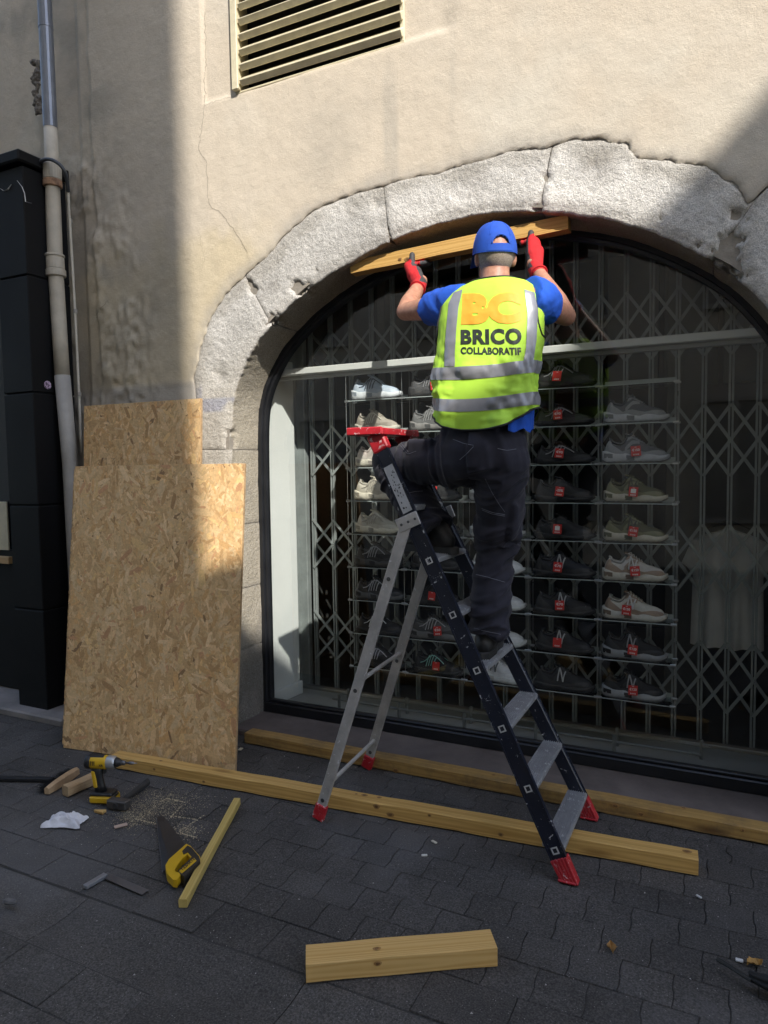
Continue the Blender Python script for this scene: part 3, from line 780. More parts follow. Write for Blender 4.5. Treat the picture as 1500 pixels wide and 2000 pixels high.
dp = thing('drainpipe', 'old drainpipe, grey metal above and beige painted below, with flared collars', 'drainpipe', (-3.87, 3.24, 0))
def pipe_pt(py):  # centre line follows the photographed pipe
    x = np.interp(py, [0, 300, 500, 740, 905, 1425], [87, 101, 107, 122, 137, 165]); return Wp(x, py, 3.235)
m_pg = M('pipe_grey_zinc', (.22, .235, .27), .35, .2, 6, 80, .1, metal=.5)
m_pb = M('pipe_beige_paint', (.46, .41, .33), .6, .22, 5, 70, .2)
m_rust = M('rusty_collar', (.34, .20, .12), .8, .5, 30, 120, .4)
mb = MB(); P = [pipe_pt(y) for y in (-120, 0, 120, 250)]; mb.tube(P, .043, 18, flat=1); mb.tube([pipe_pt(48), pipe_pt(56)], .0455, 18); mb.build('upper_pipe', m_pg, dp, smooth=False)
mb = MB(); P = [pipe_pt(y) for y in (249, 330, 420, 520, 640, 735)]; mb.tube(P, [.041, .042, .047, .047, .047, .047], 18); mb.build('lower_pipe', m_pb, dp, smooth=True)
mb = MB(); P = [pipe_pt(y) for y in (734, 905, 1100, 1290)]; mb.tube(P, .049, 18); mb.build('base_pipe', M('pipe_base_grey', (.31, .29, .26), .6, .2, 5, 70, .2), dp, smooth=True)
for (a, b__, r_, m) in ((322, 352, .056, m_pb), (352, 366, .058, m_rust), (497, 503, .060, m_pb), (503, 527, .056, m_pb), (527, 541, .062, m_pb)):
    mb = MB(); mb.tube([pipe_pt(a), pipe_pt(a+1.5), pipe_pt(b__-1.5), pipe_pt(b__)], [r_*.93, r_, r_, r_*.93], 20); mb.build('collar', m, dp, smooth=False)
cbl = thing('pipe_cable', 'dark cable looped over the drainpipe collar and running into a thin beige conduit', 'cable', (-3.8, 3.2, 0))
pts = [(74, 330, 3.18), (76, 318, 3.17), (86, 311, 3.165), (100, 311, 3.16), (115, 319, 3.16), (126, 332, 3.18), (131, 350, 3.22), (133, 374, 3.27)]
mb = MB(); mb.tube(smooth_poly([tuple(Wp(*p)) for p in pts], 2), .0115, 8); mb.build('cable', M('cable_grey', (.07, .075, .085), .5), cbl, smooth=True)
pts = [(133, 372, 3.27), (136, 430, 3.29), (144, 560, 3.30), (148, 640, 3.30), (153, 740, 3.30), (159, 885, 3.30)]
mb = MB(); mb.tube(smooth_poly([tuple(Wp(*p)) for p in pts], 1), .0085, 8); mb.build('conduit', M('conduit_beige', (.50, .46, .38), .6), cbl, smooth=True)
for (x, y) in ((137, 432), (147, 608), (155, 770)):
    mb = MB(); mb.tube([Wp(x, y-4, 3.30), Wp(x, y+4, 3.30)], .0125, 8); mb.build('clip', M('clip_grey', (.3, .28, .25), .6), cbl)
# crust of old mortar beside the pipe
mb = MB()
for i in range(26):
    y = random.uniform(118, 222); x = 62+random.gauss(10, 4)+(y-110)*.03; p = Wp(x, y, 3.33); capsule(mb, p, random.uniform(.012, .026), p+Vector((random.uniform(-.03, .03), 0, random.uniform(-.03, .03))), .012, 8, k=3)
me = remesh(mb, .006, 2); c = mco(me); nn = mno(me); setco(me, c+nn*(fbm(c[:, 0], c[:, 2], 60, 3, 3)*.02)[:, None])
obj('mortar_crust', me, M('crust', (.20, .175, .15), .95, .4, 60, 160, .5), bld)

# ================================================================== FOLDING LATTICE GATE
gate = thing('folding_gate', 'galvanised folding lattice gate closed behind the shoe display', 'gate', (-1.1, 4.15, .05))
m_galv = M('galvanised_steel', (.31, .34, .335), .42, .2, 9, 90, .1, metal=.25)
gxs = [-2.575]
while gxs[-1] < .75: gxs.append(gxs[-1]+np.interp(gxs[-1], [-2.5, -1.2, .3], [.158, .142, .126]))
b0 = MB(); b0.box((-.008, 0, 1.55), (.011, .022, 2.98), .001); b0.box((.008, .004, 1.55), (.011, .022, 2.98), .001); gbar = b0.me('gate_bar'); gbar.materials.append(m_galv)
for x in gxs:
    o = bpy.data.objects.new('gate_bar', gbar); COL.objects.link(o); o.parent = gate; o.matrix_parent_inverse = Matrix.Translation(-WT[gate.name]); o.location = (x, 4.15, 0)
LL = .231; links = []
for i in range(len(gxs)-1):
    a, b_ = gxs[i], gxs[i+1]; h = math.sqrt(max(LL**2-(b_-a)**2, .01))
    for zc in (.43, 1.07, 1.71, 2.35):
        for s_ in (1, -1): links += [(a, zc+s_*h, b_, zc, -.016), (a, zc, b_, zc+s_*h, .016)]
links.sort(key=lambda q: -q[0] if False else abs(q[0]+1.1))
stuff = MB(); kk = 0
lk = {}
for (a, z0, b_, z1, dy) in links:
    if kk < 300:
        key = (round(b_-a, 4), round(z1-z0, 4))
        if key not in lk:
            bb = MB(); bb.bar((-(b_-a)/2, 0, -(z1-z0)/2), ((b_-a)/2, 0, (z1-z0)/2), .004, .017, upv=(0, 1, 0) if False else (-(z1-z0), 0, (b_-a)), bev=.0008); lk[key] = bb.me('lattice_link'); lk[key].materials.append(m_galv)
        o = bpy.data.objects.new('lattice_link', lk[key]); COL.objects.link(o); o.parent = gate; o.matrix_parent_inverse = Matrix.Translation(-WT[gate.name]); o.location = ((a+b_)/2, 4.15+dy, (z0+z1)/2)
    else: stuff.bar((a, 4.15+dy, z0), (b_, 4.15+dy, z1), .004, .017, upv=(-(z1-z0), 0, (b_-a)))
    kk += 1
if stuff.v: stuff.build('lattice_links', m_galv, gate, kind='stuff')
mb = MB(); mb.box((-2.66, 4.15, 1.55), (.075, .05, 3.0), .004); mb.box((-2.70, 4.10, 1.55), (.03, .1, 3.0), .003); mb.build('jamb_post', m_galv, gate)

# ================================================================== SHOE RACK
m_acr = mat_glass('clear_acrylic', (.86, .90, .89), 1.45, .05, 1.6)
m_edge = M('acrylic_edge', (.42, .47, .46), .2, .1, 8, 40, 0)
m_wire = M('steel_wire', (.55, .56, .56), .3, .05, 5, 30, 0, metal=.8)
rack = thing('shoe_rack', 'clear acrylic shoe shelves hung on thin steel wires in the window', 'shelf rack', (-1.2, 3.85, .3))
WX = [-2.107, -1.731, -1.355, -.98, -.606, -.226]
RZ = [2.0, 1.80, 1.595, 1.39, 1.185, .98, .773, .565, .355]
b0 = MB(); b0.box((0, 0, 0), (.352, .118, .005), .0006); shm = b0.me('shelf'); shm.materials.append(m_acr)
b0 = MB(); b0.box((0, -.0602, 0), (.352, .0012, .0055)); b0.box((0, .0602, 0), (.352, .0012, .0055)); b0.box((0, .062, .012), (.352, .003, .03)); shl = b0.me('shelf_lip'); shl.materials.append(m_edge)
b0 = MB()
for s_ in (-1, 1):
    for q in (-1, 1): b0.box((s_*.183, q*.055, 0), (.03, .012, .012), .002)
clm = b0.me('shelf_clip'); clm.materials.append(m_wire)
for x in WX:
    for y in (3.795, 3.905):
        mb = MB(); mb.tube([(x, y, .33), (x, y, 2.17)], .0013, 5); mb.build('wire', m_wire, rack)
for ci in range(5):
    for ri in range(9):
        c = ((WX[ci]+WX[ci+1])/2, 3.85, RZ[ri])
        s1 = bpy.data.objects.new('shelf', shm); COL.objects.link(s1); s1.parent = rack; s1.matrix_parent_inverse = Matrix.Translation(-WT[rack.name]); s1.location = c; s1.rotation_euler = (R(random.uniform(1, 4)), R(random.uniform(-.6, .6)), 0)
        for nm, me_ in (('shelf_lip', shl), ('shelf_clip', clm)):
            s2 = bpy.data.objects.new(nm, me_); COL.objects.link(s2); s2.parent = s1

# ================================================================== SNEAKERS
SL = .30
def s_top(s, low=1.0):   # height of the upper along the length (heel 0 .. toe 1)
    return np.interp(s, [0, .06, .16, .28, .36, .44, .55, .70, .85, .95, 1], [.092, .122, .100, .092, .124, .136, .112, .082, .070, .056, .028])*low
def s_w(s): return np.interp(s, [0, .05, .15, .35, .5, .7, .85, .95, 1], [.012, .028, .036, .035, .039, .047, .044, .030, .010])
def s_sole(s, ch): return np.interp(s, [0, .12, .3, .5, .75, 1], [.046*ch, .043*ch, .034*ch, .030*ch, .028*ch, .032])
def up_pt(s, v, ch, off=0.0, low=1.0):
    q = math.pi*(v+1)/2; zt = s_top(s, low); zs = s_sole(s, ch)*.85; w_ = s_w(s)+off
    cy = math.cos(q); sz = math.sin(q)
    lean = 1-.28*sz; dip = 0.0
    if .07 < s < .37 and abs(v) < .40: dip = (zt-zs)*.62*(1-(v/.40)**4)*math.sin(math.pi*min(1, max(0, (s-.07)/.30)))**.35
    return Vector(((s-.5)*SL+(.012*sz if s < .1 else 0), -w_*math.copysign(abs(cy)**.72, cy)*lean, zs+(zt-zs+off)*abs(sz)**.62-dip))
def shoe_meshes(ch=1.0, low=1.0, style=0):
    out = {}
    # sole: chunky wavy midsole with grooved outsole
    b = MB(); rings = []; n = 26
    for i in range(n+1):
        s = i/n; w_ = s_w(s)+.006+.003*(style == 0)*math.sin(s*22)**2; zt = s_sole(s, ch)+(.004*math.sin(s*19+1) if style == 0 else 0); x = (s-.5)*(SL+.018); lift = .018*max(0, (s-.82)/.18)**2+.012*max(0, (.10-s)/.10)**2
        rings.append([Vector((x, y*w_, z)) for y, z in ((-.86, lift), (.86, lift), (1, lift+.006), (1.06, lift+zt*.4), (.98, zt), (.90, zt+.003), (-.90, zt+.003), (-.98, zt), (-1.06, lift+zt*.4), (-1, lift+.006))])
    b.loft(rings, True); out['sole'] = b.me('sole'); fix_normals(out['sole'])
    b = MB(); rings = []
    for i in range(n+1):
        s = i/n; w_ = s_w(s)+.0075; x = (s-.5)*(SL+.022); lift = .018*max(0, (s-.82)/.18)**2+.012*max(0, (.10-s)/.10)**2-.0015
        rings.append([Vector((x, y*w_, lift+z)) for y, z in ((-.9, 0), (.9, 0), (1, .004+.003*(i % 2)), (.9, .008), (-.9, .008), (-1, .004+.003*(i % 2)))])
    b.loft(rings, True); out['outsole'] = b.me('outsole'); fix_normals(out['outsole'])
    b = MB()
    for s0, s1, z0, z1 in ((.36, .48, .3, .95), (.03, .16, .45, .9)):
        for sd_ in (-1, 1):
            V = []
            for i in range(7):
                s = s0+(s1-s0)*i/6; w_ = (s_w(s)+.006)*1.07+.0018; zt = s_sole(s, ch)
                for q in (z0, z1): V.append((((s-.5)*(SL+.018)), sd_*w_, zt*q))
            b.add(V, [(2*i, 2*i+2, 2*i+3, 2*i+1) for i in range(6)])
    out['sole_insert'] = b.me('sole_insert')
    # upper
    b = MB(); n, k = 34, 18; V = []
    for i in range(n+1):
        for j in range(k+1): V.append(up_pt(i/n, -1+2*j/k, ch, 0, low))
    F = [(i*(k+1)+j, (i+1)*(k+1)+j, (i+1)*(k+1)+j+1, i*(k+1)+j+1) for i in range(n) for j in range(k)]
    b.add(V, F); b.add([V[j] for j in range(k+1)], [tuple(range(k+1))]); b.add([V[n*(k+1)+j] for j in range(k+1)], [tuple(range(k, -1, -1))])
    out['upper'] = b.me('upper'); fix_normals(out['upper'])
    # overlays: toe guard, heel counter, eye-stay, mid band; both sides
    b = MB()
    def patch(f_in, s0, s1, ns=14, nv=5, off=.0034):
        for sd_ in (-1, 1):
            V = []
            for i in range(ns+1):
                s = s0+(s1-s0)*i/ns; v0, v1 = f_in(s)
                for j in range(nv+1):
                    q = v0+(v1-v0)*j/nv; V.append(up_pt(s, sd_*q, ch, off, low))
            b.add(V, [(i*(nv+1)+j, (i+1)*(nv+1)+j, (i+1)*(nv+1)+j+1, i*(nv+1)+j+1) for i in range(ns) for j in range(nv)])
    patch(lambda s: (1.0, np.interp(s, [.62, .78, .95, 1], [.93, .72, .55, .5])), .62, .99)
    patch(lambda s: (1.0, np.interp(s, [.02, .14, .32], [.42, .62, .95])), .01, .32)
    patch(lambda s: (np.interp(s, [.36, .62], [.55, .34]), np.interp(s, [.36, .62], [.22, .16])), .36, .64)
    patch(lambda s: (np.interp(s, [.33, .55], [.95, .60]), np.interp(s, [.33, .55], [.80, .42])), .33, .56, 10, 3, .0045)
    patch(lambda s: (1.0, .90), .30, .66, 10, 2, .0045)
    out['overlay'] = b.me('overlay')
    # dark patch in the ankle opening, shade put into its colour; collar, tongue
    b = MB(); pts = []
    for q in [2*math.pi*j/28 for j in range(28)]:
        s = .205+.145*math.cos(q); sdv = math.sin(q)
        base = up_pt(s, .41*(1 if sdv >= 0 else -1), ch, 0, low); pts.append((base.x, sdv*.021, s_top(s, low)*.985))
    cen = Vector((sum(p[0] for p in pts)/28, 0, sum(p[2] for p in pts)/28-.02))
    b.add([(p[0]*.5+cen[0]*.5, p[1]*.8, cen[2]-.03) for p in pts]+[cen-Vector((0, 0, .012))], [(j, (j+1) % 28, 28) for j in range(28)])
    out['lining_shade'] = b.me('lining_shade')
    b = MB(); b.tube([Vector(p) for p in pts]+[Vector(pts[0])], .0055, 6, cap=False); out['collar'] = b.me('collar')
    b = MB(); b.bar((-.050, 0, s_top(.36, low)+.018), (-.005, 0, s_top(.46, low)-.004), .040, .010, bev=.004); tg = b
    out['tongue'] = tg.me('tongue')
    b = MB()
    for i in range(6):
        s = .40+i*.042
        b.tube([up_pt(s+.008, -.30, ch, .004, low), up_pt(s, 0, ch, .006, low), up_pt(s+.008, .30, ch, .004, low)], .0028, 5)
    b.tube([up_pt(.42, .0, ch, .006, low), up_pt(.40, -.28, ch, .016, low), up_pt(.46, -.42, ch, .012, low), up_pt(.44, -.1, ch, .010, low), up_pt(.40, .3, ch, .016, low), up_pt(.46, .42, ch, .010, low)], .0026, 5)
    out['laces'] = b.me('laces')
    # slanted letter N on both flanks
    b = MB()
    def pt(u, vv_, sd_): return up_pt(.40+u*.13+vv_*.02, sd_*(-.92+vv_*.50), ch, .0060, low)
    for sd_ in (-1, 1):
        for (a, c_) in (((0, 0), (.12, 1)), ((.12, 1), (.72, 0)), ((.72, 0), (.9, 1))):
            P = [pt(a[0]+(c_[0]-a[0])*t, a[1]+(c_[1]-a[1])*t, sd_) for t in (0, .25, .5, .75, 1)]
            b.tube(P, .0038, 5)
    out['emblem'] = b.me('emblem')
    b = MB()
    for sd_ in (-1, 1):
        for k_ in range(4):
            P = [up_pt(.30+k_*.055+.06*t, sd_*(-.93+.5*t), ch, .0045, low) for t in (0, .33, .66, 1)]; b.tube(P, .0028, 5)
        P = [up_pt(.18+.5*t, sd_*(-.80+.35*math.sin(t*2.4)), ch, .0045, low) for t in np.linspace(0, 1, 8)]; b.tube(P, .003, 5)
    out['stripes'] = b.me('stripes')
    for me_ in out.values():
        if me_.name.split('.')[0] in ('upper', 'overlay', 'sole', 'laces', 'collar'): me_.polygons.foreach_set('use_smooth', [True]*len(me_.polygons))
        me_.materials.append(None)
    return out
SM = {'chunky': shoe_meshes(1.15, 1.0, 0), 'flat': shoe_meshes(.72, .93, 1), 'low': shoe_meshes(.6, .80, 1)}
def leather(c, rough=.55): return M('shoe_%02x%02x%02x_%d' % (*[int(min(1, q)*255) for q in c], int(rough*100)), c, rough, .1, 40, 260, .25, space='obj')
_tagm = {}
def price_tag(sh, txt, x, z, y):
    red = M('tag_red', (.62, .03, .025), .45, .08, 10, 50, 0); wh = M('tag_white', (.8, .78, .76), .5, .05, 10, 50, 0)
    if 'card' not in _tagm:
        b = MB(); b.box((0, 0, 0), (.046, .0012, .050), .0003); _tagm['card'] = b.me('price_tag'); _tagm['card'].materials.append(red)
    o = bpy.data.objects.new('price_tag', _tagm['card']); COL.objects.link(o); o.parent = sh; o.location = (x, y, z); o.rotation_euler = (R(-8), R(random.uniform(-9, 9)), R(random.uniform(-6, 6)))
    if txt not in _tagm:
        b = MB()
        if txt == 'blank':
            b.box((0, -.0012, .004), (.026, .0004, .022))
        elif txt != 'plain':
            v, f, asp = text_mesh(txt, .03); wd = .036; ht = min(wd/asp, .014); wd = min(wd, ht*asp*1.25)
            b.add([((p[0]-.5)*wd, -.0012, p[1]*ht-.001) for p in v], f)
        for i in range(5): b.box((-.011+i*.0055, -.0012, -.0165), (.0026 if i % 2 else .0036, .0004, .007))
        b.box((0, -.0012, .0195), (.010, .0004, .002))
        _tagm[txt] = b.me('price_print'); _tagm[txt].materials.append(wh)
    t = bpy.data.objects.new('price_print', _tagm[txt]); COL.objects.link(t); t.parent = o
ORD = ['first', 'second', 'third', 'fourth', 'fifth', 'sixth', 'seventh', 'eighth', 'ninth']
COLN = ['leftmost column', 'second column from left', 'middle column', 'second column from right', 'rightmost column']
def shoe(style, ci, ri, desc, up_, ov, sole, em=None, tag=None, dx=0.0, rz=0.0, strip=None, tagx=.015):
    p = ((WX[ci]+WX[ci+1])/2+dx, 3.845+random.uniform(-.006, .006), RZ[ri]+.0045)
    t = thing('sneaker', '%s, %s shelf down, %s' % (desc, ORD[ri], COLN[ci]), 'shoe', p, 'sneakers on the window shelves')
    t.rotation_euler = (0, 0, R(rz+random.uniform(-9, 9))); sc = random.uniform(.98, 1.06); t.scale = (sc, sc, sc)
    mm = SM[style]
    cs = dict(sole=leather(sole, .6), upper=leather(up_, .75), overlay=leather(ov, .5), lining_shade=leather(tuple(q*.25 for q in up_), .9), collar=leather(tuple(min(1, q*.8+.02) for q in up_), .8), tongue=leather(tuple(q*.9 for q in ov), .7), laces=leather(tuple(min(1, q*1.1) for q in up_), .8))  # inside of the shoe painted darker than the upper, as shade in the opening
    cs['outsole'] = leather(tuple(q*.35+.01 for q in sole), .7); cs['sole_insert'] = leather(tuple(q*.62 for q in ov), .6)
    if em: cs['emblem'] = leather(em, .4)
    if strip: cs['stripes'] = leather(strip, .4)
    for nm, mt in cs.items():
        o = bpy.data.objects.new(nm, mm[nm]); COL.objects.link(o); o.parent = t; o.material_slots[0].link = 'OBJECT'; o.material_slots[0].material = mt
    if tag: price_tag(t, tag, tagx, .055, -.058)
    return t
BK = (.012, .012, .013); WH = (.66, .68, .70); CRM = (.62, .57, .46); GR = (.20, .21, .22); OL = (.115, .115, .062); TN = (.34, .25, .185); IVR = (.56, .53, .46)
# leftmost column
shoe('chunky', 0, 0, 'pale blue and white running shoe', (.42, .50, .60), (.50, .57, .66), (.66, .69, .72), None, None, strip=(.10, .12, .15))
shoe('chunky', 0, 1, 'grey beige running shoe with crossed stripes', (.40, .36, .30), (.33, .29, .24), (.55, .52, .44), None, None, strip=(.68, .64, .54))
shoe('chunky', 0, 2, 'cream and pink running shoe', (.58, .50, .45), (.60, .54, .48), (.62, .58, .48), None, None)
shoe('chunky', 0, 3, 'light beige running shoe', (.52, .48, .40), (.46, .42, .34), (.62, .57, .46), None, None, strip=(.36, .33, .28))
shoe('chunky', 0, 4, 'oatmeal running shoe', (.40, .37, .30), (.48, .45, .37), (.60, .56, .44), None, None, strip=(.33, .30, .25))
shoe('chunky', 0, 5, 'black running shoe with grey stripes', BK, (.022, .022, .024), (.05, .05, .05), None, None, strip=(.22, .22, .23))
shoe('chunky', 0, 6, 'black running shoe with silver trim', BK, (.03, .03, .032), (.10, .10, .10), None, None, strip=(.35, .35, .36))
shoe('flat', 0, 7, 'plain black trainer with white swash', BK, (.016, .016, .017), (.02, .02, .022), None, None, strip=(.6, .6, .6))
shoe('flat', 0, 8, 'black trainer with thin white piping', BK, (.018, .018, .019), (.025, .025, .026), None, None, strip=(.4, .4, .42))
# second column
shoe('chunky', 1, 0, 'dark grey running shoe with red price card', (.07, .07, .075), (.10, .10, .105), (.06, .06, .062), None, '€80', strip=(.3, .3, .31))
shoe('chunky', 1, 1, 'mid grey running shoe', (.15, .15, .15), (.19, .19, .19), (.28, .27, .26), None, None, strip=(.3, .3, .3))
shoe('flat', 1, 2, 'charcoal trainer', (.03, .03, .032), (.04, .04, .042), (.05, .05, .05), None, None)
shoe('flat', 1, 3, 'black trainer with red price card', BK, (.02, .02, .022), (.03, .03, .03), None, 'plain')
shoe('flat', 1, 4, 'matt black trainer', BK, (.02, .02, .022), (.035, .035, .035), None, None)
shoe('flat', 1, 5, 'jet black trainer', (.009, .009, .01), (.016, .016, .017), (.02, .02, .02), None, None)
shoe('flat', 1, 6, 'black trainer with a plain red card', BK, (.02, .02, .021), (.03, .03, .03), None, 'plain', tagx=-.01)
shoe('chunky', 1, 7, 'grey and black trail shoe priced fifty', (.10, .10, .10), (.04, .04, .042), (.14, .14, .14), None, '€50', strip=(.4, .4, .4))
shoe('flat', 1, 8, 'black running shoe with mint line', BK, (.02, .022, .022), (.03, .032, .032), None, 'plain', strip=(.25, .5, .42))
# middle column, mostly behind the worker
for ri, ds in ((1, 'grey white'), (2, 'pale silver'), (3, 'white and grey'), (4, 'white mesh'), (5, 'silver white'), (6, 'white running'), (7, 'icy white'), (8, 'white leather')):
    g_ = .55+.03*(ri % 3)
    shoe('chunky', 2, ri, '%s sneaker' % ds, (g_, g_+.01, g_+.03), (g_+.1, g_+.11, g_+.13), (.60, .62, .62), (.14, .15, .16) if ri == 8 else (.4, .41, .43), None)
# second column from the right
dk = ['black trainer half hidden by reflection', 'black slim sneaker priced ninety five', 'black glossy sneaker priced ninety five', 'black shoe with discount card', 'black shoe with white card', 'navy black sneaker with cream heel priced seventy', 'black sneaker with cream heel line priced seventy', 'black sneaker with plain red card', 'black sneaker with outlined letter']
tg = ['plain', '€95', '€95', '-20%', 'blank', '€70', '€70', 'plain', None]
for ri in range(9):
    em = (.42, .42, .42) if ri in (5, 6, 7, 8) else None
    shoe('low' if ri in (1, 2) else 'flat', 3, ri, dk[ri], (.016, .016, .018) if ri not in (5,) else (.018, .019, .026), (.022, .022, .024), (.024, .024, .026), em, tg[ri], strip=(.30, .30, .31) if ri in (0, 1, 2) else None, tagx=-.02)
# rightmost column (its top shelf is empty)
cfg = [None, ('grey chunky sneaker without a card', (.09, .095, .11), (.27, .28, .29), (.50, .51, .54), None, None), ('grey chunky sneaker priced one fifty', (.09, .095, .11), (.26, .27, .29), (.46, .47, .50), None, '€150'),
       ('olive sneaker with white card', (.08, .08, .04), (.19, .185, .10), (.50, .46, .37), (.06, .06, .04), 'blank'), ('olive sneaker priced one fifty', (.075, .075, .04), (.18, .175, .095), (.50, .46, .37), (.05, .05, .04), '€150'),
       ('tan and white sneaker priced one fifty', (.55, .52, .48), TN, IVR, (.66, .65, .64), '€150'), ('beige and ivory sneaker priced one fifty', (.56, .54, .48), TN, (.60, .58, .52), (.68, .67, .66), '€150'),
       ('black sneaker with grey sole priced one twenty', BK, (.02, .02, .022), (.30, .31, .32), (.30, .30, .31), '€120'), ('black mesh sneaker with grey sole priced one twenty', (.009, .009, .01), (.018, .018, .02), (.32, .33, .34), (.34, .34, .35), '€120')]
for ri in range(1, 9):
    d_, u_, o_, s_, e_, t_ = cfg[ri]
    shoe('chunky', 4, ri, d_, u_, o_, s_, e_, t_, dx=-.012, tagx=.0 if ri != 6 else -.03)

# ================================================================== T-SHIRT INSIDE
ts = thing('hanging_t_shirt', 'plain grey t-shirt hanging inside the shop behind the gate', 't-shirt', (.02, 4.30, 1.3))
b = MB(); c0 = Wp(1422, 1040, 4.30); cx, zt = c0.x, c0.z+.02
out = [(-.06, 0), (-.16, -.03), (-.235, -.22), (-.17, -.25), (-.165, -.20), (-.175, -.62), (.175, -.66), (.165, -.20), (.18, -.25), (.24, -.22), (.16, -.03), (.06, 0), (.0, -.03)]
rows = 30; V = []; n2 = 22
for side in (-1, 1):
    for i in range(rows+1):
        t = i/rows
        hw = np.interp(t, [0, .05, .30, .34, .40, 1], [.07, .17, .235, .20, .175, .185])
        for j in range(n2+1):
            u_ = -1+2*j/n2; x = cx+u_*hw; z_ = zt-.66*t-.02*abs(u_)*(t < .1)
            y = 4.30+side*(.055*math.sqrt(max(0, 1-u_*u_))+.004)+.018*math.sin(u_*9+t*3)*t+.01*math.sin(u_*17+1)*t
            V.append((x, y, z_))
F = []
for s_ in range(2):
    o_ = s_*(rows+1)*(n2+1)
    F += [(o_+i*(n2+1)+j, o_+i*(n2+1)+j+1, o_+(i+1)*(n2+1)+j+1, o_+(i+1)*(n2+1)+j) for i in range(rows) for j in range(n2)]
b.add(V, F); b.build('cloth', M('tshirt_grey', (.74, .74, .72), .9, .08, 8, 300, .3), ts, smooth=True)
b = MB(); b.tube([(cx-.17, 4.30, zt-.03), (cx, 4.30, zt+.05), (cx+.17, 4.30, zt-.03)], .003, 6); b.tube([(cx, 4.30, zt+.05), (cx, 4.30, zt+.11)], .003, 6); b.build('hanger', m_blk, ts)
# ================================================================== OSB BOARDS
def mat_flake(name, k=1.0):
    m, n, b = new_mat(name); a = nd(n, 'ShaderNodeAttribute'); a.attribute_name = 'Col'
    v = coords(n); f = noise_t(n, v, 90, 4, .7)
    o = mixc(n, a.outputs[0], ramp(n, f, [(.3, .8), (.7, 1.15)]).outputs[0], 1, 'MULTIPLY')
    n.links.new(o, b.inputs['Base Color']); b.inputs['Roughness'].default_value = .6; b.inputs['Specular IOR Level'].default_value = .25
    bump(n, b, f, .2, .002); return m
m_flake = mat_flake('osb_strands')
m_osb = M('osb_core', (.47, .31, .165), .7, .3, 30, 140, .35)
PAL = [((.56, .40, .23), 5), ((.63, .47, .29), 5), ((.50, .33, .18), 4), ((.66, .52, .35), 3), ((.42, .26, .13), 2), ((.55, .34, .16), 2), ((.28, .16, .08), .35), ((.47, .25, .15), .6), ((.14, .075, .045), .16), ((.68, .50, .26), 1.2)]
PC = np.array([c for c, _ in PAL]); PWt = np.array([w_ for _, w_ in PAL]); PWt = PWt/PWt.sum()
def osb(label, bl, br, tl, thick, nfl, seed):
    rg = np.random.default_rng(seed)
    bl, br, tl = Vector(bl), Vector(br), Vector(tl)
    X = (br-bl); Wd = X.length; X.normalize(); Z = (tl-bl); Z = Z-X*Z.dot(X); Ht = Z.length; Z.normalize(); Nn = X.cross(Z)   # outward = towards the street
    if Nn.y > 0: Nn = -Nn
    t = thing('osb_board', label, 'board', tuple((bl+br)/2), 'osb boards leaning on the wall')
    mb = MB(); mb.box((bl+br)/2+Z*Ht/2-Nn*thick/2, (Wd, thick, Ht), .0015, X=X, Y=-Nn, Z=Z); mb.build('panel', m_osb, t)
    V = []; F = []; Cl = []
    for i in range(nfl):
        L = rg.uniform(.028, .105)*(1 if rg.random() < .8 else 1.35); w_ = L*rg.uniform(.14, .36); a = rg.normal(math.pi/2, .75) if rg.random() < .75 else rg.uniform(0, math.pi)
        cx = rg.uniform(.004, Wd-.004); cz = rg.uniform(.004, Ht-.004); hh = .0002+.0013*i/nfl
        sh = [(-.5, -.30), (-.30, -.5), (.32, -.46), (.5, -.2), (.46, .3), (.22, .5), (-.36, .42), (-.5, .15)]
        ca, sa = math.cos(a), math.sin(a); base = len(V)
        tl_ = rg.uniform(-.0006, .0006)
        if rg.random() < .07: w_ *= .3; L *= .7
        col = (PC[rg.choice(len(PC), p=PWt)]*.72+np.array([.58, .425, .255])*.28)*rg.uniform(.92, 1.14)*np.array([1.15, 1.06, .90])
        for (u, v_) in sh:
            u2 = (u+rg.uniform(-.06, .06))*L; v2 = (v_+rg.uniform(-.1, .1))*w_
            x = min(max(cx+u2*ca-v2*sa, .0005), Wd-.0005); z = min(max(cz+u2*sa+v2*ca, .0005), Ht-.0005)
            V.append(bl+X*x+Z*z+Nn*(hh+tl_*(u+.5))); Cl.append(col*rg.uniform(.93, 1.05))
        F.append(tuple(range(base, base+8)))
    me = mesh('strand_flakes', V, F, col=np.array(Cl)); obj('strand_flakes', me, m_flake, t, kind='stuff')
    # layered cut edge on top
    mb = MB()
    for i in range(160):
        x = rg.uniform(.01, Wd-.03); mb.bar(bl+X*x+Z*(Ht+.0003)-Nn*rg.uniform(.002, thick-.002), bl+X*min(Wd-.002, x+rg.uniform(.01, .06))+Z*(Ht+.0003)-Nn*rg.uniform(.002, thick-.002), .0015, .0012)
    mb.build('edge_strands', M('osb_edge', (.62, .44, .24), .7, .4, 40, 140, .3), t, kind='stuff')
    return t
fbl = Gp(124, 1461); fbr = Gp(459, 1511); ftl = Wp(137, 911, 2.915)
osb('large front OSB board with a chipped dark corner leaning on the wall', (fbl.x, fbl.y, .003), (fbr.x, fbr.y, .003), tuple(ftl), .018, 11500, 1)
osb('OSB board behind the front one, only its left edge showing', (fbl.x-.045, fbl.y+.028, .003), (fbr.x-.05, fbr.y+.028, .003), (ftl.x-.045, ftl.y+.028, ftl.z-.015), .018, 3500, 2)
t0 = Wp(165, 793, 3.235); t1 = Wp(394, 767, 3.27)
osb('OSB board standing highest behind the others against the plaster', (t0.x, 3.12, .003), (t1.x, 3.15, .003), tuple(t0), .018, 8000, 3)

